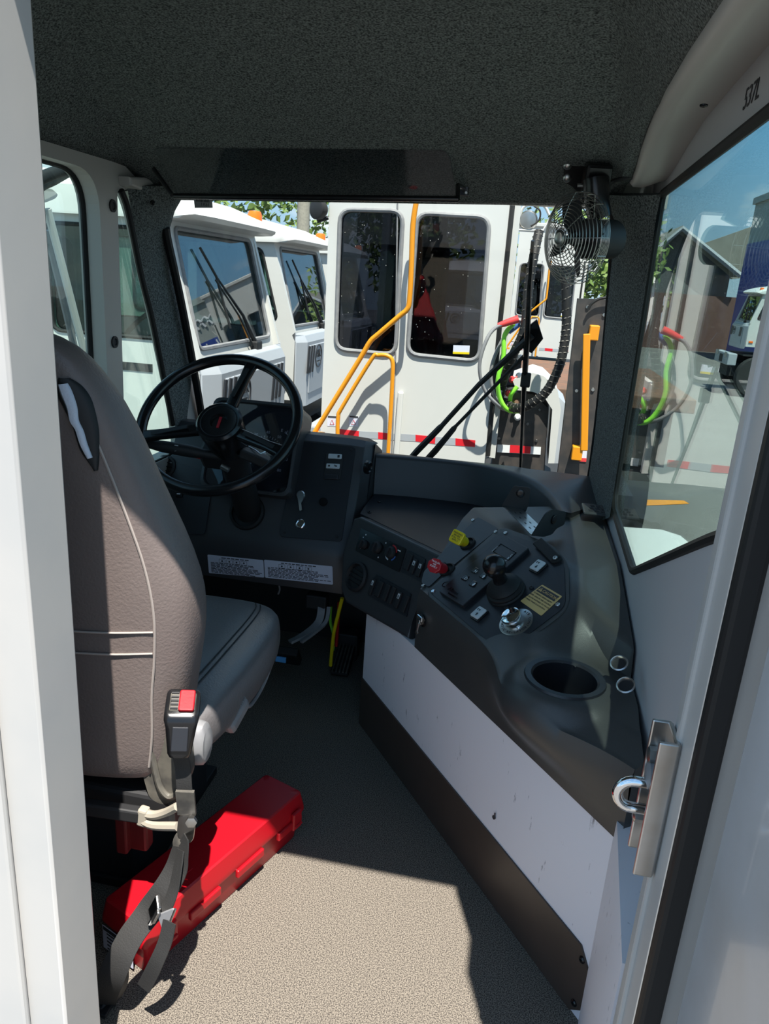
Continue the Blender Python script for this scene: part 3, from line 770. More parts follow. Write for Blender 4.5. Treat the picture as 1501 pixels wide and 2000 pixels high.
for k, l in enumerate(('TO PREVENT SERIOUS INJURY', 'NEVER OPERATE THIS CONTROL', 'OR ALLOW ANYTHING TO TOUCH', 'IT WHILE TRUCK IS IN MOTION')):
    mb = MB(); mb.text(l, ct+dn*h_*(.42+.12*k), u_, v_, w_*.075, .0004, font_w=.95 if k else .9); mb.build('caution_text', 'ink', cl_)
# dump control ring with chrome knob
ro = Cp((1009, 1218), .0046)
rg = MB().lathe([(.038, 0), (.038, .0015), (.0365, .002), (.002, .002)], ro, CN, 44).build('control_ring', 'steel', con)
def ringtext(txt, R, a0, step, size, flip=False):
    for i, ch in enumerate(txt):
        if ch == ' ': continue
        a = radians(a0+(step*i if flip else -step*i)); d = RU*cos(a)+RV*sin(a); tg = RV*cos(a)-RU*sin(a)
        mb = MB(); mb.text(ch, ro+CN*.0023+d*R, tg if flip else -tg, -d if flip else d, size, .0004); yield mb
mbs = list(ringtext('AUTOMATIC RE-LATCH', .031, 170, 11, .008, True))+list(ringtext('AIR CONTROL', .031, 95, 12, .008))
big = MB()
for q in mbs:
    me_ = bpy.data.meshes.new('t'); q.bm.to_mesh(me_); big.bm.from_mesh(me_); q.bm.free(); bpy.data.meshes.remove(me_)
big.build('ring_lettering', 'ink', rg)
mb = MB(); screw(mb, Cp((1014, 1229), .0066), CN, .005); mb.build('screw', 'chrome', rg)
kd = (CN+V((-.12, -.1, .1))).normalized(); k0 = Cp((1004, 1215), .006)
MB().lathe([(.012, 0), (.012, .006), (.021, .008), (.0225, .014), (.021, .018), (.018, .0195), (.002, .020)], k0, kd, 36).build('chrome_knob', 'chrome', con)
# yellow and red air-brake knobs with their sub panels
sub = MB().prism([p+CN*.001 for p in rpoly([Cp(q) for q in ((933, 1011), (974, 1034), (862, 1125), (838, 1148), (823, 1140), (828, 1118))], .008, 3)], CN*.002).build('valve_panel', 'panel', con)
for q in ((924, 1018), (968, 1041), (827, 1146)):
    mb = MB(); screw(mb, Cp(q, .003), CN, .005); mb.build('screw', 'steel', sub)
def brake_knob(base, tip, m, nm, sq):
    b = Cp(base, .003)
    ring = MB().lathe([(.021, 0), (.021, .004), (.017, .006), (.016, .001), (.006, .001), (.006, .022)], b, CN, 28).build('valve_collar', 'rubber', con)
    d = (CN*1.0+(Cp(tip)-Cp(base)).normalized()*0).normalized()
    # the shaft leans with the sight line: find the tip on the plane 75 mm above the panel
    tpt = PL(tip[0], tip[1], CA+CN*.075, CN); d = (tpt-b); L = d.length; d.normalize()
    k = MB().lathe([(.009, L*.30), (.013, L*.33), (.0135, L*.62), (.012, L*.75), (.015, L*.86)], b, d, 24).build(nm, m, con)
    u, v, w = frame(d); 
    o = b+d*L*.84; pts = [o+u*(sq*cos(2*pi*i/8+pi/8))+v*(sq*sin(2*pi*i/8+pi/8)) for i in range(8)]
    if nm.startswith('yellow'):
        u = (RU-d*RU.dot(d)).normalized(); v = d.cross(u); pts = rpoly([o+u*a+v*c for a, c in ((-sq, -sq), (sq, -sq), (sq, sq), (-sq, sq))], .006, 3)
    MB().prism(pts, d*.011, .002).build('knob_head', m, k)
    mb = MB(); u = (RU-d*RU.dot(d)).normalized(); v = d.cross(u)
    for i, l in enumerate(('PARKING', 'BRAKE', 'PULL TO', 'APPLY') if nm.startswith('yellow') else ('TRAILER', 'AIR', 'SUPPLY')):
        mb.text(l, o+d*.0115+v*(.009-.006*i), u, v, .0062, .0005)
    mb.build('knob_lettering', 'ink' if nm.startswith('yellow') else 'inkwhite', k)
brake_knob((914, 1064), (890, 1048), 'yellow', 'yellow_brake_knob', .0165)
brake_knob((874, 1115), (846, 1104), 'redknob', 'red_brake_knob', .0185)
# front face latch
lo = PL(825, 1212, K(0, -.006, 0), N_)
la = MB().lathe([(.016, 0), (.016, .002), (.013, .003)], lo, -N_, 20).build('draw_latch', 'black', con)
mb = MB(); mb.box(lo-N_*.007+V((0, 0, .008)), (.024, .008, .012), E_, N_, bev=.002); mb.box(lo-N_*.007+V((0, 0, -.004)), (.006, .008, .014), E_, N_, bev=.001); mb.build('latch_bracket', 'chrome', la)
mb = MB(); mb.tube([lo-N_*.012+V((0, 0, -.004))+E_*.003, lo-N_*.014+V((0, 0, -.028))+E_*.001], .0022, 8); mb.lathe([(.005, 0), (.005, .004)], lo-N_*.012+V((0, 0, -.030)), -N_, 10); mb.build('latch_arm', 'steel', la)
# hinged rubber strap at the panel corner
q0, q1 = Cp((1088, 1099), .006), Cp((1052, 1064), .008)
du = (q1-q0).normalized()
MB().box((q0+q1)/2+CN*.004, ((q1-q0).length, .026, .007), du, CN.cross(du), bev=.003).build('rubber_flap', 'rubber', con)
mb = MB(); mb.lathe([(.014, 0), (.014, .006), (.012, .007)], Cp((1087, 1097), .004), CN, 18); mb.build('flap_pivot', 'rubber', con)
mb = MB(); screw(mb, Cp((1087, 1097), .0112), CN, .006); mb.build('screw', 'steel', con)
# cable grommets and tie near the right wall
for q, zz in (((1209, 1297), .655), ((1222, 1340), .645)):
    o = P(*q, Z=zz)
    MB().lathe([(.010, 0), (.0155, .001), (.0165, .004), (.014, .005), (.012, .002), (.011, -.004)], o, V((-.35, -.45, .8)), 24, cap=False).build('metal_grommet', 'steel', con)
    MB().lathe([(.0125, -.002), (.0125, .0005)], o, V((-.35, -.45, .8)), 20).build('grommet_plug', 'blackmatte', con)
# defrost grille by the windscreen corner
go = P(1160, 992, Z=.737); gu = V((1, 0, 0)); gw = V((0, 1, 0))
mb = MB()
for i in range(3):
    for j in range(3): mb.box(go+V((-.012+.016*i+.004*j, -.03+.024*j, .0)), (.010, .015, .002), (1, .1, 0), (0, 1, 0))
MB().box(go+V((.006, -.006, -.004)), (.075, .095, .008), (1, 0, 0), (0, 1, 0), bev=.003).build('defrost_grille', 'console', con)
mb.build('grille_opening', 'dark', con)
# ---- things on the console
pb = thing('phone_bracket', 'black metal cradle bracket with two upright ears, bolted on the console top', 'bracket', tuple(P(1025, 1010, Z=.735)))
ZT = .735
B = [P(*q, Z=ZT) for q in ((983, 990), (1018, 995), (1062, 1037), (1036, 1046))]
pl_ = MB().prism(B, (0, 0, .003)).build('base_plate', 'steel', pb)
pl_['label'] = 'bare metal slotted base plate'
mb = MB()
for f in (.25, .45, .65, .82):
    for g_ in (.3, .62):
        p = lerp(lerp(B[0], B[3], f), lerp(B[1], B[2], f), g_)+V((0, 0, .0032)); mb.box(p, (.012, .003, .0006), B[3]-B[0], B[1]-B[0])
mb.build('slot', 'ink', pl_)
def ear(base0, base1, pix, nm):
    n = (base1-base0).normalized().cross(V((0, 0, 1))).normalized()
    pts = rpoly([PL(q[0], q[1], base0, n) for q in pix], .008, 3)
    e = MB().prism(pts, n*.003).build(nm, 'blackmatte', pb)
    return n
n1 = ear(B[0], B[1], ((978, 989), (1003, 948), (1036, 952), (1032, 985), (1025, 1003)), 'rear_ear')
n2 = ear(B[3], B[2], ((1036, 1046), (1064, 1002), (1076, 994), (1103, 999), (1100, 1024), (1084, 1032), (1076, 1043), (1060, 1048)), 'front_ear')
for q, bb, n in (((1016, 963), B[0], n1), ((1078, 1014), B[3], n2)):
    o = PL(q[0], q[1], bb, n); sg = -1 if n.y > 0 else 1
    w = MB().lathe([(.011, 0), (.011, .003), (.008, .004), (.003, .004)], o+n*(0.0035 if sg > 0 else -.0005), n*sg, 20).build('toothed_washer', 'black', pb)
    mb = MB()
    for k in range(12): 
        u, v, ww = frame(n); d = u*cos(k*pi/6)+v*sin(k*pi/6); mb.box(o+n*sg*.004+d*.009, (.006, .0016, .0016), d, n)
    mb.build('washer_teeth', 'black', w)
    mb = MB(); mb.lathe([(.0028, 0), (.002, .002)], o+n*sg*.0052, n*sg, 10); mb.build('rivet', 'steel', w)
# ---- tray
TZ = .62
T = [P(703, 1003, Z=TZ), P(863, 1080, Z=TZ), P(935, 1000, Z=TZ), V((.06, 2.20, TZ)), V((-.08, 2.33, TZ)), V((-.426, 2.33, TZ)), V((-.426, 2.16, TZ))]
tr = MB().prism(T, (0, 0, -.01), 0).build('tray_mat', 'panel', con)
for q in ((740, 981), (721, 1001)):
    mb = MB(); screw(mb, P(*q, Z=TZ+.001), (0, 0, 1), .006); mb.build('screw', 'black', tr)
# ---- cowl: curved wall behind the tray with the ledge under the windscreen
cw = spline([V((-.428, 2.315, 0)), V((-.25, 2.335, 0)), V((-.103, 2.325, 0)), V((0, 2.275, 0)), V((.08, 2.19, 0)), V((.125, 2.09, 0)), V((.15, 1.98, 0))], 6)
mb = MB(); rings = []
for i, p in enumerate(cw):
    t = i/(len(cw)-1); zt = lerp(.752, .728, sm(.5, 1, t)) if True else 0
    d = (cw[min(i+1, len(cw)-1)]-cw[max(i-1, 0)]).normalized(); nn = V((-d.y, d.x, 0))
    if nn.y < 0 and nn.x < 0: nn = -nn
    out = V((p.x, 2.452, 0)) if p.x < .06 else V((max(.276, p.x), min(2.452, p.y+.16+.4*max(0, .2-(p.x-.06))), 0))
    rings.append([p+V((0, 0, .40)), p+V((0, 0, zt-.012)), p+nn*.006+V((0, 0, zt-.003)), p+nn*.016+V((0, 0, zt)), p+nn*.030+V((0, 0, zt-.002)), V((out.x, out.y, zt-.022)), V((out.x, out.y, .40))])
mb.loft(rings).build('windscreen_cowl', 'plastic', dash, angle=50)
# ================================================================== DRIVER'S SEAT
seat = thing('driver_seat', 'taupe vinyl driver seat seen from behind, with a torn patch on its tall backrest', 'seat', (-.76, 1.35, 0))
SX = -.765
def ell(xc, hw, yr, dp, z, n=40, ex=3.2, lean=0):
    out = []
    for k in range(n):
        a = 2*pi*k/n; c, s = cos(a), sin(a)
        x = math.copysign(abs(c)**(2/ex), c)*hw; y = math.copysign(abs(s)**(2/ex), s)*dp/2
        yb = yr+dp/2+y
        # rear face is slightly crowned
        if s < 0: yb += .018*(x/hw)**2*abs(s)
        out.append(V((xc+x, yb, z)))
    return out
rowsB = [(.405, .20, 1.035, .10), (.415, .222, 1.01, .15), (.45, .235, 1.0, .18), (.52, .250, .995, .19), (.60, .262, .992, .19), (.68, .276, .99, .19), (.74, .281, .988, .19), (.80, .276, .985, .185), (.88, .250, .98, .175),
         (.96, .219, .972, .165), (1.03, .197, .965, .155), (1.09, .174, .958, .145), (1.14, .146, .952, .13), (1.175, .122, .948, .11), (1.195, .075, .95, .085), (1.203, .03, .965, .05)]
bk = MB().loft([ell(SX, hw, yr, dp, z) for z, hw, yr, dp in rowsB]).build('backrest', 'vinyl', seat, angle=180, subsurf=1)
def rowat(z):
    for a, b in zip(rowsB, rowsB[1:]):
        if a[0] <= z <= b[0]:
            t = (z-a[0])/(b[0]-a[0]); return [lerp(a[i], b[i], t) for i in range(4)]
    return list(rowsB[-1])
def backpt(z, fx, out=.002):
    _, hw, yr, dp = rowat(z)
    # point on the rear surface at fraction fx of the half width
    ex = 3.2; xx = abs(fx); s = (max(0, 1-xx**ex))**(1/ex); y = yr+dp/2-s*dp/2+.018*fx*fx*s
    return V((SX+fx*hw, y-out, z))
# seam between rear panel and side bolster, right and left
for sg in (1, -1):
    pts = [backpt(z, sg*f, .0025) for z, f in ((1.10, .80), (1.06, .83), (1.0, .84), (.92, .84), (.84, .83), (.76, .82), (.68, .82), (.60, .83), (.52, .85), (.45, .86))]
    MB().tube(spline(pts, 4), .0022, 6).build('seam', 'thread', bk)
for z in (.715, .675):
    pts = [backpt(z+.012*abs(f), f, .0022) for f in (-.81, -.6, -.4, -.2, 0, .2, .4, .6, .81)]
    MB().tube(spline(pts, 3), .0018, 6).build('seam', 'thread', bk)
# torn patch high on the rear panel: dark scuffed cover edge and pale foam
def surfpt(q, out):
    p = PL(q[0], q[1], V((0, .905, 0)), V((0, 1, -.06)))
    fx = max(-.95, min(.95, (p.x-SX)/rowat(p.z)[1])); return backpt(p.z, fx, out)
def patch(L, Rr, out, n=8, m=5):
    L = spline([(a, b, 0) for a, b in L], n); Rr = spline([(a, b, 0) for a, b in Rr], n); mb = MB()
    mb.grid(lambda u, v: surfpt(lerp(L[round(u*(len(L)-1))], Rr[round(u*(len(L)-1))], v), out-.003*(abs(v-.5)*2)**4), len(L)-1, m); return mb
tc = patch([(118, 738), (116, 770), (126, 800), (138, 835), (148, 880), (160, 905), (171, 925)], [(132, 740), (150, 757), (166, 790), (176, 840), (177, 880), (176, 905), (173, 925)], .0055).build('torn_cover', 'blackmatte', bk); so_ = tc.modifiers.new('s', 'SOLIDIFY'); so_.thickness = .002
fm = patch([(121, 749), (125, 768), (134, 796), (138, 822), (146, 838), (153, 868), (165, 898)], [(131, 749), (138, 765), (146, 796), (148, 822), (155, 845), (160, 870), (167, 898)], .010).build('foam_padding', 'foam', bk); so_ = fm.modifiers.new('s', 'SOLIDIFY'); so_.thickness = .003
# gathered hem at the lower right corner
mb = MB(); o = P(288, 1418, Y=1.03); rings = []
for r, h in ((.050, .085), (.044, .055), (.034, .03), (.030, .012), (.034, .0), (.020, -.004)):
    rings.append([o+V((0, .035, 0))+V((cos(2*pi*k/24)*(r+.0035*(k % 2)), sin(2*pi*k/24)*(r+.0035*(k % 2))*.8, h-.02)) for k in range(24)])
mb.loft(rings).build('gathered_hem', 'vinyl', seat)
# cushion
rowsC = [(1.10, .235, .395, .095), (1.13, .262, .38, .135), (1.25, .272, .355, .165), (1.40, .275, .340, .180), (1.52, .272, .345, .170), (1.60, .262, .365, .145), (1.645, .235, .39, .11), (1.665, .19, .415, .07)]
def cring(y, hw, z0, h, ex=3.4, n=40):
    out = []
    for k in range(n):
        a = 2*pi*k/n; c, s = cos(a), sin(a)
        x = math.copysign(abs(c)**(2/ex), c)*hw; z = math.copysign(abs(s)**(2/ex), s)*h/2
        dz = .010*(abs(x)/hw)**2 if s > 0 else 0
        out.append(V((SX+x, y, z0+h/2+z+dz)))
    return out
cu = MB().loft([cring(*r) for r in rowsC]).build('seat_cushion', 'seatsky', seat, angle=180, subsurf=1)
def crow(y):
    for a, b in zip(rowsC, rowsC[1:]):
        if a[0] <= y <= b[0]:
            t = (y-a[0])/(b[0]-a[0]); return [lerp(a[i], b[i], t) for i in range(4)]
pts = []
for y in (1.15, 1.25, 1.35, 1.45, 1.53, 1.59, 1.625):
    _, hw, z0, h = crow(y); f = .74; s = (1-f**3.4)**(1/3.4); pts.append(V((SX+f*hw, y, z0+h/2+s*h/2+.010*f*f+.001)))
MB().tube(spline(pts, 4), .0016, 6).build('seam', 'dark', cu)
MB().tube(spline([p+V((.012, 0, -.002)) for p in pts], 4), .0016, 6).build('seam', 'dark', cu)
# side valance between cushion and base, pan and suspension box
MB().loft([[V((SX-.03+sx*.215, y, z)) for sx, y, z in ((1, 1.12, .30), (1, 1.58, .30), (.9, 1.63, .30), (-.9, 1.63, .30), (-1, 1.58, .30), (-1, 1.12, .30))], [V((SX-.03+sx*.225, y, z)) for sx, y, z in ((1, 1.10, .40), (1, 1.58, .395), (.9, 1.63, .41), (-.9, 1.63, .41), (-1, 1.58, .395), (-1, 1.10, .40))]]).build('seat_pan', 'blackmatte', seat, bevel=.006)
MB().box((SX-.06, 1.37, .15), (.30, .36, .30), bev=.02).build('suspension_bellows', 'dark', seat)
MB().box((SX-.07, 1.39, .012), (.32, .42, .024), bev=.004).build('base_plate', 'blackmatte', seat)
# rear frame rail
MB().box((SX, 1.065, .345), (.48, .05, .07), bev=.008).build('frame_rail', 'blackmatte', seat)
mb = MB()
for q in ((193, 1487), (244, 1492)): mb.lathe([(.012, 0), (.012, .002)], P(q[0], q[1], Y=1.039), (0, -1, 0), 14)
mb.build('rail_hole', 'dark', seat)
# plastic hinge cover behind the buckle
pts = [P(*q, Y=1.04) for q in ((271, 1445), (290, 1432), (330, 1432), (352, 1470), (358, 1530), (345, 1562), (318, 1573), (292, 1560), (280, 1520))]
MB().prism(rpoly(pts, .012, 4), (0, .05, 0), .010, 3).build('hinge_cover', 'dusty', seat)
pts = [P(*q, Y=1.035) for q in ((292, 1446), (300, 1490), (312, 1535), (330, 1556), (350, 1548))]
MB().tube(spline(pts, 5), .006, 8).build('cover_rib', 'dusty', seat)
# recliner knob and lever
o = P(388, 1450, Y=1.12)
MB().loft([[o+V((dx, 0, 0))+V((0, cos(2*pi*k/24)*.030*sc, sin(2*pi*k/24)*.046*sc)) for k in range(24)] for dx, sc in ((-.02, .9), (.0, 1), (.012, .94), (.018, .75))]).build('recline_knob', 'lever', seat)
o = P(447, 1412, Y=1.27)
MB().tube([o+V((-.03, .02, .0)), o+V((-.005, .01, 0)), o+V((.0, 0, 0))], .016, 12).build('lever_stem', 'lever', seat)
u, v, w = V((.25, .9, .42)).normalized(), V((1, -.2, 0)), None
lv = MB().box(o+V((.004, .022, .008)), (.078, .034, .036), (.15, .88, .45), (1, -.15, 0), bev=.011).build('tilt_lever', 'lever', seat)
mb = MB(); d = V((.15, .88, .45)).normalized(); sd = (V((1, -.15, 0))-d*d.dot(V((1, -.15, 0)))).normalized(); up_ = d.cross(sd)
if up_.z < 0: up_ = -up_
for k in range(5): mb.box(o+V((.004, .022, .008))+up_*.018+d*(.012+.0055*k), (.002, .026, .003), d, sd)
mb.build('lever_ribs', 'lever', lv)
# loop handle along the side
hp = [P(*q, Y=y) for q, y in (((482, 1335), 1.38), ((478, 1370), 1.38), ((488, 1378), 1.42), ((510, 1345), 1.52), ((528, 1300), 1.58), ((527, 1285), 1.60))]
MB().tube(spline(hp, 5), .005, 8).build('height_handle', 'lever', seat)
# ---- belt buckle on its stalk
by = .985
bu = thing('belt_buckle', 'black seat belt buckle with red release button on a stalk beside the seat', 'seat belt buckle', tuple(P(372, 1600, Y=1.0)))
C0 = P(354, 1415, Y=by); bd = (P(357, 1350, Y=by+.02)-P(348, 1475, Y=by-.01)).normalized(); bs_ = (V((.82, .30, -.05))-bd*bd.dot(V((.82, .30, -.05)))).normalized(); bn = bd.cross(bs_)
if bn.y > 0: bn = -bn
def bring(t, w, h, sl=0): return [C0+bd*(t-sl*p[1])+bs_*p[0]+bn*p[1] for p in rpoly([(-w/2, -h/2), (w/2, -h/2), (w/2, h/2), (-w/2, h/2)], .010, 4)]
bb = MB().loft([bring(-.052, .032, .022), bring(-.045, .038, .030), bring(.0, .050, .036, .1), bring(.026, .056, .042, .95), bring(.034, .055, .040, .95), bring(.037, .050, .034, .95)]).build('buckle_body', 'black', bu, angle=45)
bq = (bn-bd*.95).normalized(); bt_ = (bd+bn*.95).normalized()
MB().box(C0+bd*.037, (.042, .034, .006), bs_, bq, bev=.003).build('buckle_rim', 'dusty', bb)
MB().prism(rpoly([C0+bd*.037+bt_*.002+bs_*a+bq*b for a, b in ((-.006, -.019), (.019, -.019), (.019, .019), (-.006, .019))], .004, 3), bt_*.006, .002).build('release_button', 'red', bb)
mb = MB()
for k in range(5): mb.box(C0+bd*.037+bt_*.004+bs_*(-.013)+bq*(-.014+.007*k), (.012, .0025, .003), bs_, bq)
mb.build('slot_teeth', 'dark', bb)
MB().box(C0-bd*.018+bn*.019, (.026, .04, .004), bs_, bd, bev=.0015).build('buckle_window', 'panel', bb)
sp_ = spline([C0-bd*.045, P(357, 1500, Y=by), P(360, 1540, Y=by), P(364, 1585, Y=by+.01)], 6)
MB().strap(sp_, .026, .003, V((1, .2, 0))).build('stalk_webbing', 'web', bu)
MB().strap([P(361, 1545, Y=by-.003), P(365, 1590, Y=by+.006)], .031, .006, V((1, .2, 0))).build('webbing_sleeve', 'dusty', bu)
an = MB().prism(rpoly([P(*q, Y=by+.004) for q in ((350, 1592), (378, 1590), (382, 1612), (378, 1640), (360, 1650), (347, 1625))], .006, 3), (0, -.004, 0), .001).build('anchor_plate', 'steel', bu)
MB().lathe([(.010, 0), (.010, .008), (.006, .009)], P(374, 1602, Y=by), (.3, -1, .1), 6).build('anchor_bolt', 'steel', bu)
# ---- tether strap hanging from the anchor over the red box
te = thing('tether_strap', 'loose black webbing strap hanging from the seat anchor, draped over the red box', 'strap', tuple(P(345, 1660, Y=1.0)))
Yt = .955
s1 = spline([P(360, 1628, Y=.985), P(352, 1665, Y=.975), P(343, 1700, Y=.965), P(318, 1745, Y=.945), P(288, 1785, Y=.93), P(255, 1830, Y=.905), P(232, 1875, Y=.885), P(215, 1915, Y=.88), P(204, 1945, Y=.90), P(200, 1968, Y=.93)], 5)
n_ = len(s1)
side = [V((.5, -.6, .1)).lerp(V((1, .1, .25)), min(1, i/(n_*.35))) for i in range(n_)]
MB().strap(s1, .046, .0022, side).build('webbing', 'web', te)
s2 = spline([P(352, 1660, Y=.972), P(346, 1700, Y=.955), P(338, 1740, Y=.94), P(324, 1775, Y=.925), P(316, 1785, Y=.915)], 5)
MB().strap(s2, .026, .0022, [V((.6, -.6, .1)).lerp(V((.9, -.3, .2)), i/len(s2)) for i in range(len(s2))]).build('webbing', 'web', te)
MB().strap(spline([P(331, 1800, Y=.905), P(322, 1840, Y=.895), P(303, 1885, Y=.885), P(280, 1930, Y=.89)], 5), .026, .0022, V((1, -.2, .2))).build('webbing', 'web', te)
o = P(300, 1778, Y=.918); ad = (P(311, 1762, Y=.918)-P(290, 1800, Y=.918)).normalized()
sl = MB().box(o, (.048, .026, .008), ad, (.6, -.6, .3), bev=.003).build('slide_adjuster', 'chrome', te)
MB().box(o+V((.010, -.012, .002)), (.030, .010, .006), ad, (.6, -.6, .3), bev=.002).build('adjuster_bar', 'steel', sl)
tp = [P(*q, Y=.91) for q in ((308, 1785), (340, 1772), (343, 1780), (325, 1816), (318, 1812))]
MB().prism(rpoly(tp, .004, 3), (0, -.003, 0), .001).build('belt_tongue', 'lever', te)
MB().tube([P(342, 1776, Y=.907), P(326, 1815, Y=.907), P(317, 1811, Y=.907)], .0022, 8).build('tongue_edge', 'steel', te)
MB().strap(spline([P(352, 1632, Y=.99), P(345, 1648, Y=.985), P(349, 1672, Y=.98), P(357, 1690, Y=.975)], 4), .020, .0025, V((.8, -.4, .2))).build('webbing_loop', 'dusty', te)
# ---- floor anchor hook beside the box
fh = thing('floor_anchor', 'dark bent steel anchor bracket on the floor below the left door post', 'anchor', tuple(P(222, 1950, Z=.0)))
hp = [P(232, 1868, Y=.90), P(240, 1895, Y=.90), P(238, 1925, Y=.905), P(222, 1955, Z=.012), P(200, 1962, Z=.010), P(188, 1950, Z=.010)]
MB().strap(spline(hp, 4), .018, .006, V((.6, .8, 0))).build('hook_bar', 'blackmatte', fh)
MB().box(P(196, 1957, Z=.005), (.05, .05, .008), bev=.002).build('foot_plate', 'blackmatte', fh)
# ---- seat belt arm: bar running to the left with the pale dusty end
ar = thing('belt_anchor_bar', 'black bar under the seat ending in a dusty cream fork beside the buckle', 'bar', tuple(P(250, 1580, Y=1.03)))
MB().box((P(145, 1572, Y=1.0)+P(278, 1592, Y=1.02))/2, ((P(278, 1592, Y=1.02)-P(145, 1572, Y=1.0)).length, .02, .026), P(278, 1592, Y=1.02)-P(145, 1572, Y=1.0), (0, 1, 0), bev=.004).build('bar', 'blackmatte', ar)
c_ = MT['cream'] = mat('dusty_cream', (.33, .295, .235), .8)
MB().tube(spline([P(276, 1586, Y=1.018), P(300, 1592, Y=1.015), P(325, 1586, Y=1.01), P(347, 1575, Y=1.0)], 4), .008, 8).build('fork_arm', 'cream', ar)
MB().tube(spline([P(276, 1600, Y=1.018), P(300, 1612, Y=1.01), P(347, 1614, Y=.998)], 4), .008, 8).build('fork_arm', 'cream', ar)
MB().box(P(280, 1594, Y=1.018), (.018, .018, .036), (1, 0, -.1), bev=.004).build('fork_root', 'cream', ar)
# ---- red case half hidden under the seat
rc = thing('red_case', 'narrow red plastic case standing in shadow under the seat', 'case', tuple(P(255, 1650, Z=0.)))
b0 = P(232, 1660, Y=1.10); 
b0.z = 0
MB().box(P(242, 1606, Y=1.115), (.024, .03, .13), bev=.004).build('case_edge', 'shadedred', rc)
MB().box(P(272, 1604, Y=1.13), (.045, .03, .12), bev=.006).build('case_body', 'shadedred', rc)
# ================================================================== RED BOX ON THE FLOOR
TB = .128
nr, fr, fl_, nl = P(280, 1812, Z=TB), P(592, 1545, Z=TB), P(515, 1512, Z=TB), P(187, 1782, Z=TB)
bd_ = (fr-nr); BL = bd_.length; bd_.normalize(); bl_ = V((-bd_.y, bd_.x, 0)); BW = max((nl-nr).dot(bl_), (fl_-fr).dot(bl_))
BO = V((nr.x, nr.y, 0))+bd_*.0
rb = thing('warning_triangle_box', 'long red plastic case with a hinged lid lying on the floor behind the seat', 'box', tuple(BO+bd_*BL/2+bl_*BW/2))
def R3(a, b, z): return BO+bd_*a+bl_*b+V((0, 0, z))
def rr_(i, z, r=.012): return [R3(p[0], p[1], z) for p in rpoly([(i, i), (BL-i, i), (BL-i, BW-i), (i, BW-i)], r, 4)]
MB().loft([rr_(.012, .0), rr_(.010, .005), rr_(.004, .082)]).build('box_body', 'red', rb, angle=40)
ld = MB().loft([rr_(-.004, .076), rr_(-.005, .080), rr_(-.004, .092), rr_(.002, .1255), rr_(.006, .1285), rr_(.020, .1285)]).build('lid', 'red', rb, angle=30)
for a in (.10, .235, .37):
    if a+.09 > BL: continue
    h = MB().box(R3(a+.05, -.006, .066), (.085, .010, .020), bd_, bl_, bev=.003).build('front_flange', 'red', rb)
for a in (.055, BL-.035):
    l = MB().box(R3(a, -.009, .074), (.030, .010, .046), bd_, bl_, bev=.003).build('latch', 'red', rb)
    mb = MB(); mb.tube([R3(a-.012, -.015, .062), R3(a+.012, -.015, .062)], .003, 8); mb.build('latch_bar', 'red', l)
MB().box(R3(BL*.30, BW*.30, .1292), (.022, .006, .002), bd_, bl_, bev=.0008).build('lid_mark', 'red', ld)
lb = MB().prism([R3(-.0025+.0045, b, z) - bd_*.006 for b, z in ((.030, .012), (.115, .012), (.115, .068), (.030, .068))], bd_*.001).build('end_label', 'label', rb)
mb = MB()
for k in range(6): mb.box(R3(-.0045, .072, .018+.009*k), (.0006, .06 if k != 5 else .08, .003 if k != 5 else .008), bd_, bl_)
mb.build('label_print', 'ink', lb)
# ================================================================== PEDALS AND WIRING
bp = thing('brake_pedal', 'black brake pedal hanging from a twin grey arm under the dashboard', 'pedal', tuple(P(560, 1290, Y=2.0)))
for k, off in enumerate((0, 1)):
    pts = [P(*q, Y=y) for q, y in (((628+off*14, 1185), 2.16), ((622+off*14, 1215), 2.14), ((596+off*14, 1238), 2.10), ((566+off*22, 1254), 2.06))]
    MB().strap(spline(pts, 4), .024 if k == 0 else .012, .008, V((1, .2, .3))).build('pedal_arm', 'lever', bp)
MB().box(P(620, 1172, Y=2.18), (.07, .05, .05), bev=.006).build('pivot_bracket', 'blackmatte', bp)
MB().box(P(560, 1280, Y=2.05), (.085, .03, .075), (1, 0, 0), (0, .8, .6), bev=.006).build('pedal_pad', 'rubber', bp)
ap = thing('accelerator_pedal', 'ribbed black accelerator pedal standing on the floor by the white kick panel', 'pedal', tuple(P(662, 1318, Z=0)))
f0 = P(662, 1318, Z=.02); f1 = P(678, 1262, Y=f0.y+.14); du = (f1-f0).normalized(); 
MB().box((f0+f1)/2, ((f1-f0).length, .062, .016), du, (1, 0, 0), bev=.006).build('treadle', 'rubber', ap)
mb = MB(); 
for k in range(5): 
    nn = du.cross(V((1, 0, 0))); nn = nn if nn.y < 0 else -nn
    mb.box((f0+f1)/2+V((-.024+.012*k, 0, 0))+nn*.010, ((f1-f0).length*.95, .005, .006), du, (1, 0, 0))
mb.build('tread_ribs', 'dusty', ap)
MB().box(V((f1.x, f1.y+.03, .05)), (.07, .06, .10), bev=.006).build('pedal_stand', 'blackmatte', ap)
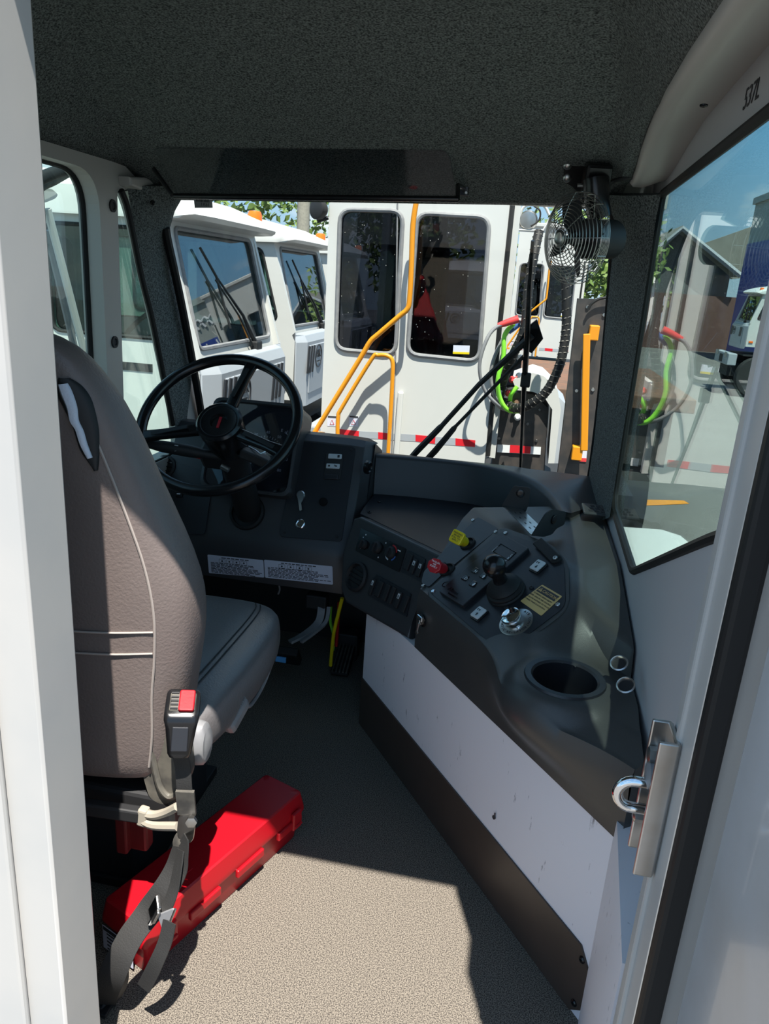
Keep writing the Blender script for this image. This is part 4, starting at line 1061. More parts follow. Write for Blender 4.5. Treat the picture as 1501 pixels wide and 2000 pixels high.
for nm, m, lab, pts, r in (('yellow_air_line', 'yellow', 'yellow air line hanging under the dashboard beside the brake pedal', ((668, 1168, 2.12), (660, 1200, 2.13), (651, 1240, 2.14), (645, 1300, 2.16)), .006),
        ('red_air_line', 'red', 'red air line hanging under the dashboard behind the yellow one', ((662, 1175, 2.2), (660, 1205, 2.2), (658, 1235, 2.2), (656, 1262, 2.2)), .006),
        ('green_air_line', 'greenhose', 'green air line hanging under the dashboard left of the yellow one', ((646, 1185, 2.24), (645, 1215, 2.24), (652, 1245, 2.24), (650, 1270, 2.24)), .005),
        ('grey_control_cable', 'lever', 'thin grey cable looping below the left label under the dashboard', ((541, 1132, 2.14), (546, 1150, 2.14), (543, 1160, 2.15)), .003)):
    ps = [P(a, b, Y=y) for a, b, y in pts]
    single(nm, MB().tube(spline(ps, 6), r, 8), m, lab, 'air line' if 'air' in nm else 'cable', tuple(ps[-1]))
MB().box(P(548, 1288, Y=2.02), (.034, .006, .018), bev=.001).build('blue_patch', 'bluepatch', bp)  # small flat blue piece on the pedal pad
# ================================================================== SUN VISOR
vz = thing('sun_visor', 'smoked transparent sun visor hanging across the top of the windscreen on a black rod', 'sun visor', tuple(P(620, 388, Y=2.0)))
vq = [P(*q, Y=y) for q, y in (((300, 290), 1.885), ((862, 293), 1.885), ((877, 303), 1.89), ((891, 385), 1.93), ((350, 380), 1.93))]
MB().prism(rpoly(vq, [.01, .004, .01, .004, .004], 3), (0, .004, .002)).build('tinted_panel', 'g_visor', vz)
MB().tube([P(340, 383, Y=1.93), P(895, 389, Y=1.93)], .007, 12).build('rod', 'black', vz)
MB().tube([P(336, 381, Y=1.93), P(300, 330, Y=1.96)], .006, 8).build('hinge_arm', 'blackmatte', vz)
vb = ceil_hit(906, 369)+V((0, -.008, 0))
MB().box(vb, (.026, .01, .036), bev=.002).build('wall_bracket', 'black', vz)
mb = MB(); screw(mb, vb+V((.008, -.006, .010)), (0, -1, 0), .004); screw(mb, vb+V((.007, -.006, -.010)), (0, -1, 0), .004); mb.build('screw', 'steel', vz)
MB().tube([P(893, 389, Y=1.93), P(894, 362, Y=1.97), vb], .006, 8).build('pivot_arm', 'black', vz)
# inspection sticker on the glass
stq = [PL(x, y, WSO-WSN*.004, WSN) for x, y in ((377, 378), (413, 381), (415, 406), (380, 406))]
sk = MB().prism(stq, WSN*.001); loc_ = stq[3]
st_ = thing('windscreen_sticker', 'small grey printed sticker on the windscreen below the left end of the visor', 'sticker', tuple(stq[3]))
sk.build('sheet', 'lever', st_)
mb = MB(); uu = (stq[1]-stq[0]).normalized(); vv = -(stq[3]-stq[0]).normalized(); o = (stq[0]+stq[2])/2-WSN*.0006
for k in range(9): mb.box(o-uu*.018+uu*(.0045*k)-vv*-.002, (.0025 if k % 3 else .004, .010, .0004), uu, vv)
mb.text('1691', o+uu*.006-vv*.011, -uu, vv, .014); mb.build('print', 'ink', st_)
# ================================================================== FAN
FY = 1.84
fc = P(1116, 466, Y=FY)
fn_ = thing('cab_fan', 'small cab fan with a wire cage, hanging from a black bracket by the right pillar', 'fan', tuple(P(1110, 340, Y=2.05)))
fd = V((-.80, -.60, -.06)).normalized()     # the way it blows
fu_, fv_, _ = frame(fd); R0 = .098
mb = MB()
NR_ = 12
def dome(r): return .034*(1-(r/R0)**2.2)
for i in range(NR_):
    r = lerp(.020, R0, (i+.0)/(NR_-1)); h = dome(r)
    mb.tube([fc+fd*h+(fu_*cos(2*pi*k/40)+fv_*sin(2*pi*k/40))*r for k in range(40)], .0011, 5, closed=True)
for k in range(8):
    a = 2*pi*k/8; d = fu_*cos(a)+fv_*sin(a)
    mb.tube([fc+fd*(dome(r)-.0015)+d*r for r in (.012, .04, .07, .09, R0)]+[fc-fd*.02+d*(R0+.001)], .0011, 5)
mb.build('front_cage', 'wire', fn_)
mb = MB()
for i in range(8):
    r = lerp(.045, R0, i/7); h = -.045+.022*((r-.045)/(R0-.045))
    mb.tube([fc+fd*h+(fu_*cos(2*pi*k/40)+fv_*sin(2*pi*k/40))*r for k in range(40)], .0010, 5, closed=True)
for k in range(8):
    a = 2*pi*(k+.5)/8; d = fu_*cos(a)+fv_*sin(a); mb.tube([fc-fd*.047+d*.035, fc-fd*.023+d*R0, fc+d*R0], .0011, 5)
mb.build('rear_cage', 'wire', fn_)
MB().lathe([(.018, 0), (.018, .002), (.013, .004), (.011, .003), (.002, .003)], fc+fd*.034, fd, 24).build('cage_badge', 'wire', fn_)
MB().lathe([(.040, -.125), (.043, -.12), (.043, -.04), (.036, -.035)], fc, fd, 32).build('motor', 'blackmatte', fn_)
MB().lathe([(.016, -.035), (.018, -.01), (.012, .005)], fc, fd, 20).build('hub', 'black', fn_)
for k in range(4):
    a0 = 2*pi*k/4+.3; rings = []
    for r in (.016, .04, .065, .083):
        w = .018+.022*sin(pi*min(1, (r-.01)/.09)); pts = []
        for s_ in (-1, -.5, 0, .5, 1):
            a = a0+s_*w/max(r, .03)*.55; pts.append(fc+(fu_*cos(a)+fv_*sin(a))*r+fd*(s_*.010-.008))
        rings.append(pts+[p-fd*.0018 for p in pts[::-1]])
    MB().loft(rings).build('blade', 'dark', fn_)
bpn = V((.0, -.85, -.52)).normalized()
bo_ = ceil_hit(1115, 330)+bpn*.010
pts = [PL(x, y, bo_, bpn) for x, y in ((1101, 317), (1132, 316), (1140, 326), (1186, 326), (1186, 340), (1150, 380), (1128, 378), (1122, 366), (1100, 353))]
br = MB().prism(rpoly(pts, .006, 3), bpn*.004, .001).build('mount_plate', 'black', fn_)
for q in ((1108, 323), (1107, 348)):
    MB().lathe([(.0095, 0), (.0095, .003), (.006, .006), (.002, .007)], PL(q[0], q[1], bo_+bpn*.004, bpn), bpn, 16).build('mount_bolt', 'steel', fn_)
MB().box(P(1163, 357, Y=bo_.y-.03), (.060, .05, .085), (1, .1, 0), (0, 1, .3), bev=.008).build('pivot_block', 'black', fn_)
MB().tube([P(1163, 350, Y=bo_.y-.06), P(1165, 395, Y=bo_.y-.065), P(1172, 425, Y=bo_.y-.06)], [.030, .028, .026], 16).build('neck', 'black', fn_)
MB().tube([P(1127, 362, Y=bo_.y-.05), P(1142, 362, Y=bo_.y-.05)], .004, 8).build('wing_bolt', 'steel', fn_)
MB().tube(spline([P(1184, 362, Y=bo_.y-.02), P(1198, 353, Y=bo_.y-.02), P(1212, 350, Y=bo_.y-.03), P(1240, 345, Y=1.93)], 5), .005, 8).build('power_lead', 'blackmatte', fn_)
# ================================================================== WINDSCREEN WIPER (outside the glass)
wp_ = thing('windscreen_wiper', 'black pantograph windscreen wiper with two arms and a long upright blade outside the glass', 'wiper', tuple(PL(815, 892, WSO+WSN*.03, WSN)))
def Wp(x, y, off=.05): return PL(x, y, WSO+WSN*off, WSN)
MB().tube([Wp(800, 897), Wp(815, 880), Wp(858, 836), Wp(862, 832), Wp(935, 751), Wp(1038, 655)], [.011, .012, .011, .009, .0085, .012], 8).build('drive_arm', 'blackmatte', wp_)
MB().tube([Wp(832, 899), Wp(850, 880), Wp(885, 838), Wp(890, 832), Wp(1028, 690)], [.011, .012, .010, .006, .006], 8).build('guide_arm', 'blackmatte', wp_)
MB().prism([Wp(1012, 668, .055), Wp(1028, 640, .055), Wp(1048, 624, .055), Wp(1060, 662, .055), Wp(1038, 690, .055), Wp(1022, 682, .055)], WSN*.006, .001).build('hub_plate', 'black', wp_)
MB().tube([Wp(1040, 470, .03), Wp(1033, 560, .035), Wp(1029, 660, .04), Wp(1025, 720, .04), Wp(1019, 830, .035), Wp(1015, 940, .03)], [.005, .007, .009, .009, .006, .004], 8).build('blade_frame', 'black', wp_)
MB().box(Wp(1026, 742, .035), (.03, .02, .045), bev=.004).build('blade_clip', 'blackmatte', wp_)
# ================================================================== DOOR STRIKER on the right jamb
ds = thing('door_striker', 'zinc door striker bracket with a U-shaped loop on the right door jamb', 'striker', tuple(P(1300, 1690, Y=.775)))
jx = DX1-.004
def J(x, y): return P(x, y, Y=.775)
b0, b1 = J(1318, 1432), J(1298, 1692); bz0, bz1 = b0.z, b1.z; bx = .205
MB().box((.2175, .776, (bz0+bz1)/2), (.006, .046, bz0-bz1), bev=.002).build('channel_web', 'steel', ds)
MB().box((.208, .753, (bz0+bz1)/2), (.022, .005, bz0-bz1), bev=.002).build('channel_flange', 'steel', ds)
MB().box((.208, .799, (bz0+bz1)/2), (.022, .005, bz0-bz1), bev=.002).build('channel_flange', 'steel', ds)
bx = .210
zc = P(1240, 1548, Y=.785).z; x1 = P(1203, 1550, Y=.785).x
up = []
for k in range(13):
    a = radians(90+180*k/12); up.append(V((x1+.018+.018*cos(a), .785-.004, zc+.018*sin(a))))
lp = [V((bx+.005, .781, zc+.018))]+up+[V((bx+.005, .781, zc-.018))]
MB().tube(lp, .0065, 12).build('striker_loop', 'chrome', ds)
MB().lathe([(.016, 0), (.016, .012), (.010, .014)], V((bx+.002, .783, zc+.028)), (-1, 0, 0), 20).build('loop_collar', 'lever', ds)
MB().lathe([(.014, 0), (.014, .005), (.010, .006), (.010, .014), (.006, .016)], V((bx+.002, .79, P(1280, 1480, Y=.785).z)), (-1, 0, 0), 6).build('fixing_bolt', 'steel', ds)
MB().lathe([(.009, 0), (.009, .014), (.006, .016)], V((bx+.002, .80, P(1262, 1610, Y=.785).z)), (-1, 0, 0), 6).build('fixing_bolt', 'steel', ds)
# ================================================================== THE YARD
GZ = -1.05
gd = MB().box((0, 12, GZ-.05), (90, 90, .1)).build('ground', 'asphalt'); struct(gd)
# our own truck's white bodywork outside the right window
fd_ = [P(*q, Z=.60) for q in ((1200, 1028), (1290, 1034), (1328, 1046), (1352, 1066), (1340, 1110), (1238, 1140))]
fd_ = [V((max(.335, p.x), p.y, p.z)) for p in fd_]
hd = MB().prism(fd_, (0, 0, -.35), .012, 3).build('trim_6', 'white'); struct(hd)
# ---- a yard tractor: cab seen from its side and front
def make_truck():
    t = thing('yard_tractor', '', 'truck', (-1.78, 4.6, GZ), 'white yard tractors')
    XF = -1.78; YC = 4.6; HW = .70
    wl_ = lambda z: XF-.232*(z-.81)
    side = [(-3.35, .02), (-2.75, .02), (-2.70, .22), (-1.75, .22), (-1.74, .80), (wl_(1.52)+.0, 1.52), (-2.05, 1.60), (-3.35, 1.66)]
    h1 = [(p[0], p[1]) for p in rpoly([(-2.62, .90), (-1.90, .90), (-1.925, 1.0), (-2.05, 1.47), (-2.62, 1.47)], [.06, .05, .02, .05, .05], 4)]
    h2 = [(p[0], p[1]) for p in rpoly([(-3.22, .90), (-2.72, .90), (-2.72, 1.47), (-3.22, 1.47)], .06, 4)]
    for sg in (-1, 1):
        w = MB().slab(side, [h1, h2], lambda a, b: (a, YC+sg*HW, b), (0, -sg*.04, 0)).build('side_wall', 'white', t)
        for h in (h1, h2):
            g = MB().slab(h, [], lambda a, b: (a, YC+sg*(HW-.015), b), (0, -sg*.006, 0)).build('side_window', 'g_truckside', w)
            MB().tube([(a, YC+sg*(HW-.002), b) for a, b in h], .012, 6, closed=True).build('window_rubber', 'rubber', w)
        mb = MB()
        for x0, x1 in ((-2.42, -2.27), (-2.22, -2.02)): mb.box(((x0+x1)/2, YC+sg*(HW+.001), .735), (x1-x0, .006, .045))
        mb.build('side_vent', 'dark', w)
        MB().box((-1.86, YC+sg*(HW+.008), .34), (.10, .02, .05), bev=.006).build('marker_lamp', 'amber', w)
    bh = [(p[0], p[1]) for p in rpoly([(YC-.5, .90), (YC+.5, .90), (YC+.5, 1.47), (YC-.5, 1.47)], .06, 4)]
    MB().slab([(YC-.66, .02), (YC+.66, .02), (YC+.66, 1.66), (YC-.66, 1.66)], [bh], lambda a, b: (-3.35, a, b), (.04, 0, 0)).build('rear_wall', 'white', t)
    MB().box((-2.55, YC, .0), (1.6, 1.36, .04)).build('cab_floor', 'dark', t)
    # roof with a drooping peak
    rp_ = [(-1.80, 1.535), (-1.775, 1.56), (-1.83, 1.615), (-2.0, 1.68), (-2.4, 1.76), (-3.36, 1.80), (-3.38, 1.52), (-1.96, 1.52)]
    rings = []
    for w, f, dx in ((-.745, .25, -.10), (-.735, .6, -.03), (-.66, .9, .0), (-.4, 1, 0), (.4, 1, 0), (.66, .9, 0), (.735, .6, -.03), (.745, .25, -.10)):
        rings.append([V((x+(dx if x > -2.2 else 0), YC+w, 1.52+(z-1.52)*f)) for x, z in rp_])
    MB().loft(rings).build('roof', 'white', t, angle=35)
    MB().lathe([(.05, 0), (.05, .05), (.04, .075), (.01, .08)], (-1.90, YC+.58, 1.60), (0, 0, 1), 16).build('beacon', 'amber', t)
    # windscreen frame and glass
    O = V((XF, YC, .81)); zv = V((-.232, 0, 1)).normalized(); nn = V((1, 0, .232)).normalized()
    fo = [(-HW, -.03), (HW, -.03), (HW-.01, .74), (-HW+.01, .74)]
    fi = [(p[0], p[1]) for p in rpoly([(-.60, .04), (.60, .04), (.58, .695), (-.58, .695)], .05, 4)]
    ff = lambda a, b: O+V((0, a, 0))+zv*b
    MB().slab(fo, [fi], ff, nn*-.03).build('windscreen_frame', 'white', t)
    g = MB().slab(fi, [], lambda a, b: ff(a, b)-nn*.012, nn*-.006).build('windscreen', 'g_truck', t)
    MB().tube([ff(a, b)+nn*.001 for a, b in fi], .014, 6, closed=True).build('windscreen_rubber', 'lever', g)
    for s0 in (-.05,):
        b0 = ff(.22, .0)+nn*.035
        wpr = MB(); wpr.tube([b0, ff(.10, .20)+nn*.03, ff(-.18, .44)+nn*.02], [.018, .010, .006], 6)
        wpr = wpr.build('wiper_arm', 'blackmatte', t)
        MB().tube([ff(-.12, .13)+nn*.016, ff(-.18, .44)+nn*.02, ff(-.32, .60)+nn*.016], .008, 6).build('wiper_blade', 'blackmatte', wpr)
        MB().tube([ff(.17, .0)+nn*.03, ff(.03, .20)+nn*.03, ff(-.20, .42)+nn*.02], .006, 6).build('wiper_link', 'blackmatte', wpr)
        MB().box(b0, (.05, .10, .06), bev=.01).build('wiper_base', 'blackmatte', wpr)
        MB().box(ff(.52, .11)-nn*.02, (.004, .11, .08), nn, (0, 1, 0)).build('windscreen_sticker', 'label', g)
    # nose
    ny = HW-.06
    pr_ = [(-1.74, .20), (-1.66, .16), (-1.66, .72), (-1.69, .78), (-1.74, .80)]
    rings = []
    for w, dx in ((-HW, -.07), (-ny+.06, 0), (ny-.06, 0), (HW, -.07)): rings.append([V((x+(dx if x > -1.7 else 0), YC+w, z)) for x, z in pr_])
    ns = MB().loft(rings).build('nose', 'gray_and_shaded', t, angle=20, bevel=.01)  # white nose, painted grey for its shaded front
    MB().box((-1.657, YC, .48), (.012, 1.06, .42), bev=.006).build('grille_panel', 'gray_and_shaded', ns)
    for w0 in (-.57, .30):
        for k in range(3):
            o = V((-1.649, YC+w0+.075*k, .57)); d = V((0, .22, 1)).normalized()
            MB().box(o, (.012, .036, .24), (1, 0, 0), d.cross(V((1, 0, 0))), bev=.004).build('louvre', 'panel', ns)
    mb = MB(); lc = V((-1.648, YC-.25, .58)); mb.tube([lc+V((0, .10*cos(2*pi*k/32), .10*sin(2*pi*k/32))) for k in range(32)], .006, 6, closed=True)
    mb.text('HK', lc+V((.002, 0, .02)), (0, 1, 0), (0, 0, 1), .10, .004); mb.box(lc+V((.002, 0, -.045)), (.004, .08, .012)); mb.build('round_emblem', 'panel', ns)
    MB().box((-1.50, YC, -.13), (.22, 1.42, .30), bev=.02).build('bumper', 'gray_and_shaded', t)
    MB().box((-1.385, YC-.45, -.02), (.02, .22, .12), bev=.01).build('headlamp', 'steel', t)
    MB().box((-1.385, YC+.45, -.02), (.02, .22, .12), bev=.01).build('headlamp', 'steel', t)
    for k in range(5): MB().box((-1.385, YC-.14+.07*k, -.14), (.012, .03, .20)).build('bumper_slot', 'panel', t)
    for sg in (-1, 1):
        wh = MB().lathe([(.28, -.13), (.50, -.13), (.52, -.09), (.52, .09), (.50, .13), (.28, .13)], (-2.15, YC+sg*.72, GZ+.52), (0, 1, 0), 28).build('front_wheel', 'tyre', t)
        MB().lathe([(.28, -.10), (.27, .10), (.12, .12)], (-2.15, YC+sg*.72, GZ+.52), (0, sg, 0), 20).build('wheel_rim', 'gray_and_shaded', wh)
        wh = MB().lathe([(.28, -.25), (.50, -.25), (.52, -.2), (.52, .2), (.50, .25), (.28, .25)], (-4.6, YC+sg*.72, GZ+.52), (0, 1, 0), 28).build('rear_wheel', 'tyre', t)
    MB().box((-3.6, YC, -.42), (4.2, .8, .30)).build('chassis', 'dark', t)
    # what shows through the glass
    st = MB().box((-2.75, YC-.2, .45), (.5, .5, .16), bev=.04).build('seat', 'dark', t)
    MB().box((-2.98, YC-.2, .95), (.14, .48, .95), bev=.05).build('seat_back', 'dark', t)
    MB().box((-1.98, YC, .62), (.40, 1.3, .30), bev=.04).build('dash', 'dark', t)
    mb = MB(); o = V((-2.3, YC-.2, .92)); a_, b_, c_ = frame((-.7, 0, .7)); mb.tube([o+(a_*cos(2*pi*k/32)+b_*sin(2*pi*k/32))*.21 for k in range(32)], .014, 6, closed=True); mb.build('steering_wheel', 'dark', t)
    return t
tA = make_truck()
def put(o, x, y, rz, label):
    c = copy_tree(o); c.location = (x, y, GZ); c.rotation_euler = (0, 0, rz); c['label'] = label; return c
tA['label'] = 'white yard tractor nearest the left pillar, its round emblem seen through the steering wheel'
tB = put(tA, -1.97, 6.98, 0, 'white yard tractor in the middle of the left row, partly behind the nearest one')
tC = put(tA, -2.12, 9.36, 0, 'white yard tractor farthest back in the left row, mostly hidden')
put(tA, 5.6, 21.5, pi, 'white yard tractor far off to the right, in front of the gabled house')
put(tA, 10.6, 24.0, pi, 'white yard tractor far right, beside the blue building')
put(tA, -1.25, 16.5, -pi/2, 'white yard tractor facing us far behind, seen through the dark right-hand window')
# ---- the tractor standing across our bow
def make_m():
    t = thing('yard_tractor', 'white tractor cab with orange handrails and two tall dark windows, right in front', 'truck', (-.55, 4.4, GZ), 'white yard tractors')
    YM = 3.70; W0, W1, ZB, ZT_ = -.985, -.125, .43, 2.05
    def M(x, y): p = P(x, y, Y=YM); return (p.x, p.z)
    h1 = [(p[0], p[1]) for p in rpoly([M(664, 409), M(787, 412), M(772, 693), M(655, 682)], .06, 5)]
    h2 = [(p[0], p[1]) for p in rpoly([M(815, 416), M(956, 424), M(935, 706), M(795, 692)], .06, 5)]
    w = MB().slab([(W0, ZB), (W1, ZB), (W1, ZT_), (W0, ZT_)], [h1, h2], lambda a, b: (a, YM, b), (0, .04, 0)).build('rear_wall', 'white', t)
    for h in (h1, h2):
        MB().slab(h, [], lambda a, b: (a, YM+.012, b), (0, .006, 0)).build('dark_window', 'g_tint', w)
        MB().tube([(a, YM-.001, b) for a, b in h], .011, 8, closed=True).build('window_rubber', 'lever', w)
    f1 = [(-.95, .80), (-.62, .80), (-.62, 1.9), (-.95, 1.9)]; f2 = [(-.58, .80), (-.16, .80), (-.16, 1.9), (-.58, 1.9)]
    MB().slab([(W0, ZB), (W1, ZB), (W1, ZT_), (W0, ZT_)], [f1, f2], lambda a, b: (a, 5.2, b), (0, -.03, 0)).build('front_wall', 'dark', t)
    s1 = [(3.9, .85), (5.05, .85), (5.05, 1.8), (3.9, 1.8)]
    for x in (W0, W1-.03): MB().slab([(YM+.04, ZB), (5.2, ZB), (5.2, ZT_), (YM+.04, ZT_)], [s1], lambda a, b: (x, a, b), (.03, 0, 0)).build('side_wall', 'white', t)
    MB().box((-.555, 4.45, ZT_+.02), (.92, 1.56, .05), bev=.01).build('roof', 'white', t)
    MB().box((-.555, 4.45, ZB+.02), (.84, 1.46, .04)).build('cab_floor', 'dark', t)
    MB().box((-.62, 4.25, 1.15), (.34, .16, .75), bev=.06).build('seat_back', 'dark', t)
    MB().box((-.55, 4.95, .82), (.78, .25, .22), bev=.04).build('dash', 'dark', t)
    # door line, latch bar, lower skirt
    MB().tube([P(776, 396, Y=YM-.002), P(772, 700, Y=YM-.002), P(765, 888, Y=YM-.002)], .004, 6).build('door_seam', 'lever', w)
    MB().box((P(778, 828, Y=YM-.012)), (.030, .02, .33), bev=.009).build('latch_bar', 'white', w)
    g0, g1 = P(998, 395, Y=YM-.004), P(950, 890, Y=YM-.004)
    MB().tube([P(1001, 395, Y=YM), P(975, 640, Y=YM), P(952, 890, Y=YM)], .012, 8).build('edge_seal', 'rubber', t)
    MB().prism([P(*q, Y=YM+.02) for q in ((1003, 395), (1018, 395), (993, 640), (966, 895), (955, 893), (980, 640))], (0, .05, 0)).build('corner_post', 'white', t)
    # reflective tape
    for q in (((663, 838), (701, 842), (700, 856), (663, 852)), ((738, 844), (757, 846), (756, 859), (738, 857)), ((811, 849), (850, 853), (849, 867), (811, 862)), ((889, 856), (928, 860), (927, 873), (889, 870))):
        MB().prism([P(*a, Y=YM-.0005) for a in q], (0, -.001, 0)).build('red_tape', 'tapered', t)
    for q in (((701, 842), (738, 844), (738, 857), (700, 856)), ((757, 846), (811, 849), (811, 862), (756, 859)), ((850, 853), (889, 856), (889, 870), (849, 867))):
        MB().prism([P(*a, Y=YM-.0005) for a in q], (0, -.001, 0)).build('white_tape', 'gray_and_shaded', t)
    for x in (648, 690):
        s_ = MB().prism([P(*a, Y=YM-.0005) for a in ((x-9, 812), (x+10, 813), (x+9, 833), (x-9, 832))], (0, -.001, 0)).build('warning_sticker', 'label', w)
        MB().prism([P(*a, Y=YM-.002) for a in ((x-8, 812), (x+9, 813), (x+9, 816), (x-8, 815))], (0, -.001, 0)).build('sticker_bar', 'ink', s_)
        a_ = [P(*a, Y=YM-.002) for a in ((x-4, 829), (x+4, 829), (x, 820))]; MB().tube(a_, .0015, 5, closed=True).build('sticker_triangle', 'tapered', s_)
    s_ = MB().prism([P(*a, Y=YM+.009) for a in ((885, 674), (917, 675), (916, 692), (884, 691))], (0, -.001, 0)).build('window_sticker', 'label', w)
    MB().prism([P(*a, Y=YM+.007) for a in ((884, 687), (916, 688), (916, 692), (884, 691))], (0, -.001, 0)).build('sticker_band', 'yellow', s_)
    YR = 3.59
    r1 = [P(*q, Y=YR) for q in ((813, 392), (806, 440), (803, 520), (799, 588), (794, 605), (780, 617), (738, 653), (722, 668), (700, 705), (612, 848))]
    MB().tube(spline(r1, 4), .0125, 10).build('handrail', 'orange', t)
    MB().box(P(618, 850, Y=YR), (.06, .10, .02)).build('rail_foot', 'orange', t)
    r2 = [P(*q, Y=YR) for q in ((659, 856), (660, 815), (668, 795), (725, 702), (738, 694), (756, 695), (766, 706), (766, 740), (763, 800), (757, 895))]
    MB().tube(spline(r2, 5), .0105, 10).build('handrail_hoop', 'orange', t)
    # working lamp at the left roof corner, lamp hoop at the right
    MB().lathe([(.03, .05), (.045, .03), (.047, 0), (.04, -.004)], P(617, 408, Y=3.66), (.5, .8, 0), 20).build('work_lamp', 'blackmatte', t)
    MB().tube([P(617, 412, Y=3.68), P(622, 432, Y=3.7), P(640, 425, Y=3.72)], .010, 8).build('lamp_arm', 'blackmatte', t)
    YL = 3.95
    MB().tube([P(1012, 380, Y=YL), P(1011, 449, Y=YL), P(1060, 451, Y=YL), P(1075, 425, Y=YL)], .008, 8).build('lamp_frame', 'white', t)
    MB().tube(spline([P(1013, 425, Y=YL), P(1022, 405, Y=YL), P(1042, 396, Y=YL), P(1062, 402, Y=YL), P(1072, 420, Y=YL)], 5), .007, 8).build('lamp_hoop', 'white', t)
    MB().lathe([(.02, .05), (.044, .03), (.046, 0), (.038, -.01), (.004, -.012)], P(1031, 430, Y=YL), (.1, 1, 0), 22).build('rear_lamp', 'steel', t)
    MB().tube(spline([P(1042, 402, Y=YL-.01), P(1054, 412, Y=YL-.01), P(1052, 430, Y=YL-.01), P(1036, 442, Y=YL-.01)], 5), .005, 6).build('lamp_cable', 'rubber', t)
    MB().tube([P(1010, 396, Y=YL), P(1003, 520, Y=YL), P(992, 640, Y=YL)], .007, 8).build('side_frame', 'white', t)
    # deck behind the cab
    MB().prism([P(*q, Y=3.84) for q in ((968, 800), (1005, 768), (1040, 770), (1070, 797), (1062, 935), (958, 935))], (0, .30, 0), .01).build('valve_box', 'rustdark', t)
    MB().prism([P(*q, Y=3.835) for q in ((971, 868), (1056, 873), (1055, 888), (970, 883))], (0, -.002, 0)).build('white_tape', 'tapewhite', t)
    MB().prism([P(*q, Y=3.832) for q in ((996, 869), (1036, 872), (1035, 886), (995, 884))], (0, -.002, 0)).build('red_tape', 'tapered', t)
    mb = MB()
    for q in ((1053, 800), (974, 856), (1047, 861), (1030, 828)): mb.lathe([(.008, 0), (.006, .005)], P(*q, Y=3.838), (0, -1, 0), 10)
    mb.build('bolt_heads', 'steel', t)
    MB().prism([P(*q, Y=3.80) for q in ((1000, 742), (1040, 728), (1062, 735), (1088, 760), (1095, 800), (1082, 905), (1070, 905), (1078, 800), (1062, 775), (1040, 765), (1008, 762))], (0, .45, 0), .006).build('white_fender', 'white', t)
    MB().prism([P(*q, Y=3.9) for q in ((1085, 770), (1105, 790), (1092, 905), (1080, 905))], (0, .4, 0)).build('fender_side', 'gray_and_shaded', t)
    MB().box((-.2, 4.6, .15), (1.7, 1.4, .3)).build('chassis', 'dark', t)
    for x in (-.75, .35):
        for y in (3.95, 5.1): MB().lathe([(.25, -.14), (.50, -.14), (.52, -.1), (.52, .1), (.5, .14), (.25, .14)], (x, y, GZ+.52), (0, 1, 0), 28).build('wheel', 'tyre', t)
    MB().box((-.2, 4.5, -.15), (1.2, 1.0, .5)).build('frame', 'dark', t)
    return t
tM = make_m()
mE = copy_tree(tM); mE.location = (.22, 11.0, GZ); mE['label'] = 'white tractor cab far behind the hoses, small teal window between the hoses and the fan'
cn = thing('traffic_cone', 'red traffic cone behind the dark right-hand window of the cab with orange rails', 'traffic cone', tuple(P(850, 688, Y=4.9)))
co_ = P(850, 688, Y=4.9); co_.z = .935; cn.location = co_; cn['_o'] = tuple(co_)
MB().lathe([(.085, .01), (.075, .012), (.02, .26), (.012, .262)], co_, (0, 0, 1), 24).build('cone_body', 'redgrip', cn)
MB().box(co_+V((0, 0, .006)), (.21, .21, .012), bev=.004).build('cone_foot', 'redgrip', cn)
# ---- air hoses behind that cab
def hose(nm, lab, pts, r, m, cat='hose', ring=None):
    t = thing(nm, lab, cat, tuple(P(pts[-1][0], pts[-1][1], Y=pts[-1][2])), 'air hoses behind the tractor with orange rails')
    ps = spline([P(a, b, Y=y) for a, b, y in pts], 8); MB().tube(ps, r, 10).build('tube', m, t)
    if ring:
        mb = MB(); acc = 0; u = None
        coil = []
        for i in range(len(ps)*3-3):
            a = i/3; k = int(a); p = lerp(ps[k], ps[min(k+1, len(ps)-1)], a-k); d = (ps[min(k+1, len(ps)-1)]-ps[k]).normalized()
            if u is None: u = frame(d)[0]
            u = (u-d*u.dot(d)).normalized(); w = d.cross(u); ang = i*1.15; coil.append(p+(u*cos(ang)+w*sin(ang))*(r+.001))
        mb.tube(coil, .0028, 4); mb.build('spiral_wrap', ring, t)
    return t
hose('spiral_hose', 'thick black spiral-wrapped hose hanging left of the wiper blade', ((1052, 452, 3.75), (1042, 500, 3.7), (1032, 560, 3.66), (1024, 640, 3.6), (1003, 690, 3.62), (985, 735, 3.68), (975, 775, 3.8)), .022, 'rubber', ring='dusty')
hose('spiral_hose', 'thick black spiral-wrapped hose sweeping down below the fan and round to the left', ((1104, 540, 3.6), (1106, 620, 3.58), (1102, 670, 3.56), (1090, 720, 3.54), (1066, 765, 3.54), (1035, 790, 3.56), (1005, 797, 3.64), (985, 785, 3.8)), .022, 'rubber', ring='dusty')
h_ = hose('air_hose', 'thin grey hose with a red grip looping beside the dark window', ((1012, 624, 3.6), (968, 640, 3.58), (948, 668, 3.56), (936, 715, 3.56), (945, 760, 3.58), (972, 792, 3.62), (985, 800, 3.8)), .0085, 'lever')
MB().tube([P(1012, 623, Y=3.6), P(990, 630, Y=3.595), P(972, 636, Y=3.588)], [.019, .017, .012], 10).build('red_grip', 'redgrip', h_)
h_ = hose('air_hose', 'bright green hose looping down behind the wiper arms', ((1003, 632, 3.64), (985, 655, 3.62), (982, 700, 3.62), (972, 740, 3.62), (975, 775, 3.64), (990, 800, 3.66), (1012, 803, 3.72)), .011, 'greenhose')
